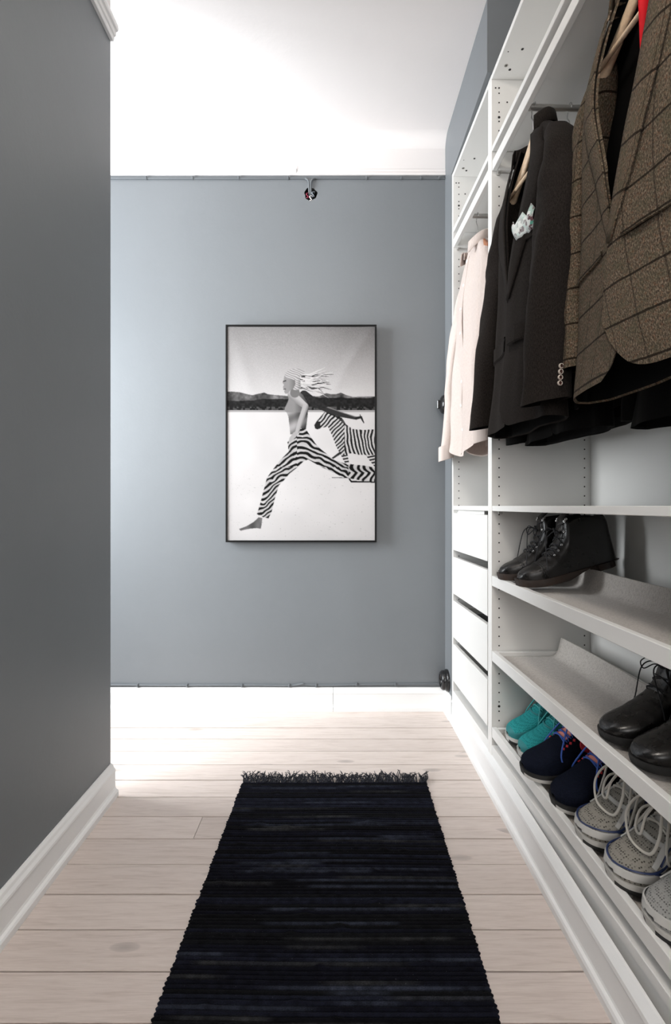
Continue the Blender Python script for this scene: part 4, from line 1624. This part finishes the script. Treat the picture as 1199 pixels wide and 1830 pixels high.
# ------------------------------------------------------------------ shoes
class Last:
    """shoe upper as a parametric surface; local +x heel to toe, z up"""

    def __init__(self, kind, L):
        self.L, self.kind = L, kind
        S = [0, .03, .10, .22, .34, .42, .48, .56, .66, .78, .88, .95, .985, 1.0]
        if kind == 'boot':
            self.hs = (S, [.150, .162, .172, .178, .182, .178, .128, .098, .078, .062, .053, .042, .031, .022])
            self.ws = (S, [.020, .030, .034, .035, .036, .037, .039, .041, .043, .042, .036, .026, .016, .006])
            self.box = (S, [.12, .12, .12, .12, .14, .22, .40, .48, .52, .52, .50, .48, .45, .4])
            self.open = (.035, .40)
            self.z0 = .017
        elif kind == 'chukka':
            self.hs = (S, [.110, .122, .130, .134, .136, .130, .104, .082, .066, .053, .045, .036, .027, .019])
            self.ws = (S, [.020, .031, .036, .037, .038, .039, .041, .043, .046, .047, .041, .030, .018, .006])
            self.box = (S, [.14, .14, .14, .15, .2, .3, .45, .5, .52, .52, .50, .48, .45, .4])
            self.open = (.035, .38)
            self.z0 = .012
        else:
            self.hs = (S, [.080, .092, .094, .086, .090, .112, .110, .098, .084, .068, .058, .047, .037, .029])
            self.ws = (S, [.020, .032, .037, .037, .038, .040, .042, .045, .049, .050, .045, .034, .021, .007])
            self.box = (S, [.2, .2, .25, .3, .35, .42, .48, .5, .5, .48, .46, .44, .42, .4])
            self.open = (.05, .41)
            self.z0 = .016

    def hw(self, s): return interp(*self.ws, s) * (self.L / .29)
    def cy(self, s): return -.010 * math.sin(PI * max(0, (s - .25)) / .75 * .8) * 0
    def spring(self, s): return .012 * max(0, (s - .72) / .28) ** 2

    def p(self, s, q, off=0.0):
        hw, h, e = self.hw(s), interp(*self.hs, s), interp(*self.box, s)
        z0 = self.z0 + self.spring(s)
        th = q * PI / 2
        y = hw * sgnpow(math.sin(th), .85)
        z = z0 + (h - self.z0) * max(0, math.cos(th)) ** e
        bulge = 1 + .06 * math.cos(th)
        v = Vector((s * self.L, y * bulge, z))
        if off:
            a = self.p(s + .004, q); b = self.p(s - .004, q)
            c = self.p(s, min(1, q + .02)); d = self.p(s, max(-1, q - .02))
            nrm = (c - d).cross(a - b)
            if nrm.z < 0 and abs(q) < .9 or (nrm.y * y < 0): nrm = -nrm
            if nrm.length > 1e-9: v = v + nrm.normalized() * off
        return v


def shoe(name, kind, L, label, group, C, seed=0, cat='shoe'):
    """C: dict of materials. Returns root at the toe tip on the ground, +x heel -> toe"""
    rr = random.Random(seed)
    T = Last(kind, L)
    root = empty(name)
    tag(root, label, cat, group)
    off = -L                       # origin at the toe
    nS, nQ = 64, 40
    o0, o1 = T.open
    rows, openm = [], []
    for i in range(nS + 1):
        s = i / nS
        s = s if s < .9 else .9 + .1 * (1 - (1 - (s - .9) / .1) ** 1.6)
        row, om = [], []
        for j in range(nQ + 1):
            q = -1 + 2 * j / nQ
            v = T.p(s, q)
            qo = .60 if kind == 'sneaker' else .62
            inn = o0 < s < o1 and abs(q) < qo
            if inn:
                edge_in = min((qo - abs(q)) / .10, (s - o0) / .03, (o1 - s) / .03, 1)
                v.z = v.z * (1 - edge_in) + (.040) * edge_in
                v.y *= .93
            v.x += off
            if C.get('wrinkle') and .5 < s < .78:
                v.z += C['wrinkle'] * math.sin((s * L + .3 * v.y) * 260) * math.cos(q * PI / 2) * math.sin(PI * (s - .5) / .28)
            row.append(v); om.append(inn)
        rows.append(row); openm.append(om)
    def mf(i, j):
        s = i / nS; q = -1 + 2 * (j + .5) / nQ
        if openm[i][j] and openm[min(i + 1, nS)][j + 1]: return 1
        f = C.get('face')
        return f(s, q) if f else 0
    mb = MB(); mb.grid(rows, mfun=mf)
    mb.fan(rows[0])
    up = mb.build('upper', [C['upper'], M['shoein']] + C.get('extra', []), root, smooth=True)
    # sole
    def ring(s, g, z):
        w = T.hw(s) + g
        return w
    mb = MB(); R_ = []
    for i in range(41):
        s = i / 40
        s = 1 - (1 - s) ** 1.5 if s > .5 else s * (1 - .5 ** 1.5) / .5
        w = T.hw(s) + C.get('welt', .004)
        sp = T.spring(s)
        zt_ = T.z0 + .004 + sp
        zb_ = sp * 1.05 + (.020 if C.get('heel') and s >= .27 else (.0 if not C.get('heel') else .020))
        if C.get('heel') and s > .3: zb_ = max(sp, .020 - .020 * min(1, (s - .3) / .25)) + sp * 0
        x = (s - .5) * (L + 2 * C.get('welt', .004)) + L / 2 + off
        m_ = (zt_ + zb_) / 2
        R_.append([(x, -w, zb_), (x, -w - .0015, m_), (x, -w, zt_), (x, w, zt_), (x, w + .0015, m_), (x, w, zb_)])
    mb.grid(R_, closed=True, mfun=lambda i, j: 1 if j in (5, 0, 4) and C.get('outsole') else 0)
    mb.fan(list(reversed(R_[0]))); mb.fan(R_[-1])
    so = mb.build('sole', [C['sole'], C.get('outsole', C['sole'])], root, autos=.6)
    if C.get('heel'):
        mb = MB(); A = []
        for z in (0, .021):
            A.append([(x + off, y, z) for x, y in [(0.0, 0), (.004, -.018), (.014, -.028), (.03, -.034), (.066, -.037), (.070, 0), (.066, .037), (.03, .034), (.014, .028), (.004, .018)]])
        mb.grid(A, closed=True); mb.fan(list(reversed(A[0]))); mb.fan(A[1])
        mb.build('heel', C['sole'], so)
    P = lambda s, q, o=.0: T.p(s, q, o) + Vector((off, 0, 0))
    # tongue
    mb = MB(); R_ = []
    s0 = o1 - .02
    for i in range(10):
        t = i / 9
        s = s0 + .20 * (1 - t)
        row = []
        for j in range(9):
            q = (-.26 + .52 * j / 8)
            v = P(s, q, .0015)
            if t > .7:
                v.z += (t - .7) / .3 * C.get('tongue_up', .020); v.x -= (t - .7) / .3 * .012
            row.append(v)
        R_.append(row)
    mb.grid(R_)
    to = mb.build('tongue', C.get('tongue', C['upper']), root, smooth=True)
    to.modifiers.new('thickness', 'SOLIDIFY').thickness = .004
    # ribbons (overlays): list of (points[(s,q)], width, material, name)
    for (pts, w, m_, nm) in C.get('ribbons', []):
        Pn = bez([(a, b, 0) for a, b in pts], 8)
        mb = MB(); R_ = []
        for i, c in enumerate(Pn):
            ro = .0038 if 'stripe' in nm else .0022
            a = P(c.x, max(-.98, min(.98, c.y)), ro)
            nx_ = Pn[min(i + 1, len(Pn) - 1)]; pv = Pn[max(i - 1, 0)]
            d = (P(nx_.x, max(-.98, min(.98, nx_.y)), .0022) - P(pv.x, max(-.98, min(.98, pv.y)), .0022)).normalized()
            nr_ = (P(c.x, max(-.98, min(.98, c.y)), .006) - P(c.x, max(-.98, min(.98, c.y)), 0)).normalized()
            sd = d.cross(nr_).normalized()
            ww = w * (.5 if not isinstance(w, tuple) else 1) if not isinstance(w, tuple) else (w[0] + (w[1] - w[0]) * i / (len(Pn) - 1)) * .5
            R_.append([a - sd * ww - nr_ * .002, a - sd * ww * .8 + nr_ * .0008, a + sd * ww * .8 + nr_ * .0008, a + sd * ww - nr_ * .002])
        mb.grid(R_); mb.build(nm, m_, root, smooth=False)
    # laces
    lm = C['lace']
    lr = C.get('lace_r', .0021)
    nl = C.get('nlace', 5)
    ls0, ls1 = C.get('lace_span', (o1 + .015, o1 + .20))
    mbs = []
    for i in range(nl):
        t = i / max(1, nl - 1)
        s = ls1 + (ls0 - ls1) * t
        d = (ls1 - ls0) / nl
        qq = .34
        for sg in (1, -1):
            pts = [P(s, -sg * qq, -.001), P(s - d * .2, -sg * qq * .8, .004), P(s - d * .45, 0, .0055 + .001 * sg), P(s - d * .7, sg * qq * .8, .004), P(s - d * .8, sg * qq, -.001)]
            if i == nl - 1 and sg < 0: continue
            MB().tube(bez(pts, 4), lr, 7, flat=.6).build('lace', lm, root, smooth=True)
    # bow
    k0 = P(ls0, 0, .009)
    MB().lathe([(.0001, -.006), (.005, -.004), (.006, 0), (.005, .004), (.0001, .006)], 10, tuple(k0), 'y').build('lace_knot', lm, root, smooth=True)
    bs = C.get('bow', .040)
    for sg in (1, -1):
        a = rr.uniform(-.4, .4)
        loop = [k0, k0 + Vector((.010 + .012 * a, sg * bs * .55, .016)), k0 + Vector((.020, sg * bs, .004)), k0 + Vector((.018, sg * bs * .95, -.012)), k0 + Vector((.004, sg * bs * .5, .000)), k0]
        MB().tube(bez(loop, 7), lr, 7, flat=.75).build('lace_loop', lm, root, smooth=True)
        tail = [k0, k0 + Vector((.014, sg * bs * .30, .012)), k0 + Vector((.036 + .01 * a, sg * bs * .45, .000)), P(min(.80, ls1 + .06 + .02 * a), sg * .55, .004), P(min(.82, ls1 + .08), sg * .80, .004)]
        MB().tube(bez(tail, 6), lr, 7, flat=.75).build('lace_end', lm, root, smooth=True)
    for (s, q, r_, m_) in C.get('eyelets', []):
        for sg in (1, -1):
            v = P(s, sg * q, .001)
            nr_ = (P(s, sg * q, .006) - P(s, sg * q, 0)).normalized()
            e = MB().lathe([(r_ * .45, .0002), (r_ * .5, .0012), (r_ * .8, .0016), (r_, .0008), (r_, -.0005)], 12).build('eyelet', m_, root, smooth=True)
            e.location = v; e.rotation_euler = nr_.to_track_quat('Z', 'Y').to_euler()
    for fn in C.get('more', []):
        fn(root, P)
    return root


def put(root, x, y, z, yaw=0.0, pitch=.2, roll=0.0):
    """toe at (x, y, z) pointing to the room (-X); pitch lifts the heel"""
    root.location = (x, y, z)
    m = Matrix.Rotation(PI + WROT + yaw, 4, 'Z') @ Matrix.Rotation(pitch, 4, 'Y') @ Matrix.Rotation(roll, 4, 'X')
    root.rotation_euler = m.to_euler()


# boots on the top tray
def boot_more(root, P):
    # toe cap seam and heel counter seam as raised stitching bands
    for s in (.765, .785):
        pts = [P(s + .02 * (1 - abs(q) ** 2) * 0, q, .0008) for q in [(-.95 + 1.9 * i / 20) for i in range(21)]]
        MB().tube(pts, .0011, 5).build('toe_cap_seam', M['bootleather'], root, smooth=True)
    # back pull strap
    pts = [P(.004, 0, .002) + Vector((0, 0, -.01)), P(.0, 0, 0) + Vector((-.006, 0, .012)), P(.02, 0, 0) + Vector((0, 0, .02))]


CB = dict(upper=M['bootleather'], sole=M['solebrown'], lace=M['shoein'], lace_r=.0019, nlace=5, lace_span=(.47, .66), welt=.006, heel=True, wrinkle=.0012, bow=.030,
          eyelets=[(.62, .40, .0036, M['steel']), (.57, .40, .0036, M['steel']), (.52, .40, .0036, M['steel']), (.46, .36, .0040, M['steel']), (.432, .36, .0042, M['steel']), (.415, .40, .0042, M['steel'])], more=[boot_more], tongue_up=.01)
b1 = shoe('lace_up_boot', 'boot', .295, 'black lace-up leather boot on the top tray, against the side panel', 'black boots on the top tray', CB, 1, 'boot')
put(b1, .540, 1.612, .712, -.05, .245)
b2 = shoe('lace_up_boot', 'boot', .295, 'black lace-up leather boot on the top tray, nearer of the pair', 'black boots on the top tray', CB, 2, 'boot')
put(b2, .551, 1.480, .712, .03, .245)

# smooth black ankle boots on the middle tray
CC = dict(upper=M['shoeleather'], sole=M['soleblack'], lace=M['shoein'], lace_r=.0016, nlace=3, lace_span=(.44, .56), welt=.003, heel=True, wrinkle=.0007, bow=.040, tongue_up=.015)
c1 = shoe('ankle_boot', 'chukka', .300, 'smooth black leather ankle boot on the middle tray, farther of the pair', 'smooth ankle boots', CC, 3, 'boot')
put(c1, .576, 1.062, .4535, .04, .22)
c2 = shoe('ankle_boot', 'chukka', .300, 'smooth black leather ankle boot on the middle tray, nearer of the pair', 'smooth ankle boots', CC, 4, 'boot')
put(c2, .578, .952, .4535, .02, .22)

# running shoes on the bottom tray
ZS = .1945
CTe = dict(upper=M['teal'], extra=[M['tealplain']], face=lambda s, q: 2 if (abs(q) > .72 or s > .93 or s < .55) else 0, sole=M['foam'], outsole=M['soleblack'], lace=M['teallace'], tongue=M['tealplain'], lace_r=.0024, bow=.034, nlace=5,
           ribbons=[([(.63, -.42), (.66, -.2), (.67, 0), (.66, .2), (.63, .42)], .006, M['tealplain'], 'eyelet_row'),
                    ([(.45, -.42), (.55, -.42), (.63, -.40)], .012, M['tealplain'], 'eyelet_row'), ([(.45, .42), (.55, .42), (.63, .40)], .012, M['tealplain'], 'eyelet_row')])
t1 = shoe('running_shoe', 'sneaker', .285, 'teal mesh running shoe on the bottom tray, against the side panel', 'running shoes on the bottom tray', CTe, 5)
put(t1, .560, 1.598, ZS, .03, .21)
t2 = shoe('running_shoe', 'sneaker', .285, 'teal mesh running shoe on the bottom tray, beside the navy shoes', 'running shoes on the bottom tray', CTe, 6)
put(t2, .562, 1.497, ZS, .05, .21)
dash = [([(s, sg * .44), (s + .012, sg * .50)], .006, M['coral'], 'lace_loop_tab') for s in (.47, .51, .55, .59, .63) for sg in (1, -1)]
CNa = dict(upper=M['navy'], sole=M['soleblack'], outsole=M['foam'], lace=M['bluelace'], tongue=M['corallight'], lace_r=.0024, bow=.046, nlace=5, ribbons=dash + [([(.40, -.55), (.46, -.75), (.40, -.92)], (.020, .012), M['coral'], 'side_stripe'), ([(.40, .55), (.46, .75), (.40, .92)], (.020, .012), M['coral'], 'side_stripe'), ([(.33, -.70), (.36, -.85), (.30, -.95)], (.016, .010), M['coral'], 'side_stripe'), ([(.33, .70), (.36, .85), (.30, .95)], (.016, .010), M['coral'], 'side_stripe')])
n1 = shoe('running_shoe', 'sneaker', .290, 'navy running shoe with blue laces, its toe over the tray rim', 'running shoes on the bottom tray', CNa, 7)
put(n1, .524, 1.376, ZS + .013, .02, .17)
n2 = shoe('running_shoe', 'sneaker', .290, 'navy running shoe with blue laces beside the off-white shoes', 'running shoes on the bottom tray', CNa, 8)
put(n2, .556, 1.252, ZS, .10, .21)


def white_ribbons(mw, mn):
    out = []
    for sg in (1, -1):
        out += [([(.992, sg * .40), (.965, sg * .74), (.90, sg * .88), (.80, sg * .93), (.66, sg * .94), (.45, sg * .94), (.2, sg * .93)], (.016, .018), mw, 'overlay_band'),
                ([(.975, sg * .02), (.962, sg * .34), (.925, sg * .58), (.86, sg * .73), (.77, sg * .80), (.70, sg * .76)], (.0035, .0035), mn, 'toe_stripe'),
                ([(.79, sg * .70), (.72, sg * .56), (.645, sg * .44), (.55, sg * .45), (.43, sg * .50)], (.009, .015), mw, 'overlay_band'),
                ([(.745, sg * .72), (.69, sg * .60), (.63, sg * .53)], (.003, .003), mn, 'side_stripe'),
                ([(.76, sg * .90), (.68, sg * .70), (.62, sg * .72), (.56, sg * .92)], (.008, .009), mw, 'overlay_band'),
                ([(.80, sg * .80), (.72, sg * .90), (.62, sg * .84), (.48, sg * .90)], (.0035, .003), mn, 'side_stripe'),
                ([(.44, sg * .60), (.36, sg * .74), (.28, sg * .90)], (.014, .016), mw, 'overlay_band'),
                ([(.52, sg * .62), (.44, sg * .70), (.36, sg * .88)], (.004, .004), mn, 'side_stripe')]
    out += [([(.984, -.42), (.992, 0), (.984, .42)], .012, mw, 'toe_band'), ([(.66, -.40), (.69, -.15), (.69, .15), (.66, .40)], .010, mw, 'eyelet_row')]
    return out


def loose_loops(root, P):
    """long cream laces left untied, looping over the toe"""
    k0 = P(.44, 0, .012)
    for pts in ([k0, P(.52, -.30, .040), P(.66, -.42, .034), P(.77, -.22, .012), P(.80, .10, .008), P(.76, .40, .010), P(.66, .36, .034), P(.52, .16, .040), k0],
                [k0, P(.50, .10, .050), P(.62, .05, .042), P(.72, .02, .016), P(.70, -.22, .012), P(.58, -.20, .030), k0]):
        MB().tube(bez(pts, 8), .0030, 7, flat=.8).build('loose_lace_loop', M['whitelace'], root, smooth=True)
    pts = [k0, P(.50, -.45, .04), P(.60, -.62, .03), P(.70, -.80, .012), P(.78, -.90, .010)]
    MB().tube(bez(pts, 7), .0030, 7, flat=.8).build('loose_lace_end', M['whitelace'], root, smooth=True)


CWh = dict(upper=M['greymesh'], sole=M['foam'], outsole=M['soleblack'], lace=M['whitelace'], tongue=M['whiteov'], lace_r=.0030, bow=.050, nlace=4, more=[loose_loops], ribbons=white_ribbons(M['whiteov'], M['navyov']),
           eyelets=[(.62, .40, .0035, M['silver']), (.54, .42, .0035, M['silver']), (.46, .44, .0035, M['silver'])])
w1 = shoe('running_shoe', 'sneaker', .290, 'off-white running shoe with loose cream laces beside the navy shoes', 'running shoes on the bottom tray', CWh, 9)
put(w1, .560, 1.125, ZS, .06, .21)
w2 = shoe('running_shoe', 'sneaker', .290, 'off-white running shoe with a wide loose lace loop, nearer of the pair', 'running shoes on the bottom tray', CWh, 10)
put(w2, .562, 1.002, ZS, .06, .21)
CGr = dict(CWh); CGr.update(upper=M['greymesh2'], bow=.04, more=[], ribbons=[r_ for r_ in white_ribbons(M['whiteov'], M['whiteov']) if r_[3] in ('toe_band', 'eyelet_row', 'overlay_band')][:9])
g1 = shoe('running_shoe', 'sneaker', .290, 'silver-grey mesh running shoe at the near end of the bottom tray', 'running shoes on the bottom tray', CGr, 11)
put(g1, .568, .885, ZS, .05, .21)
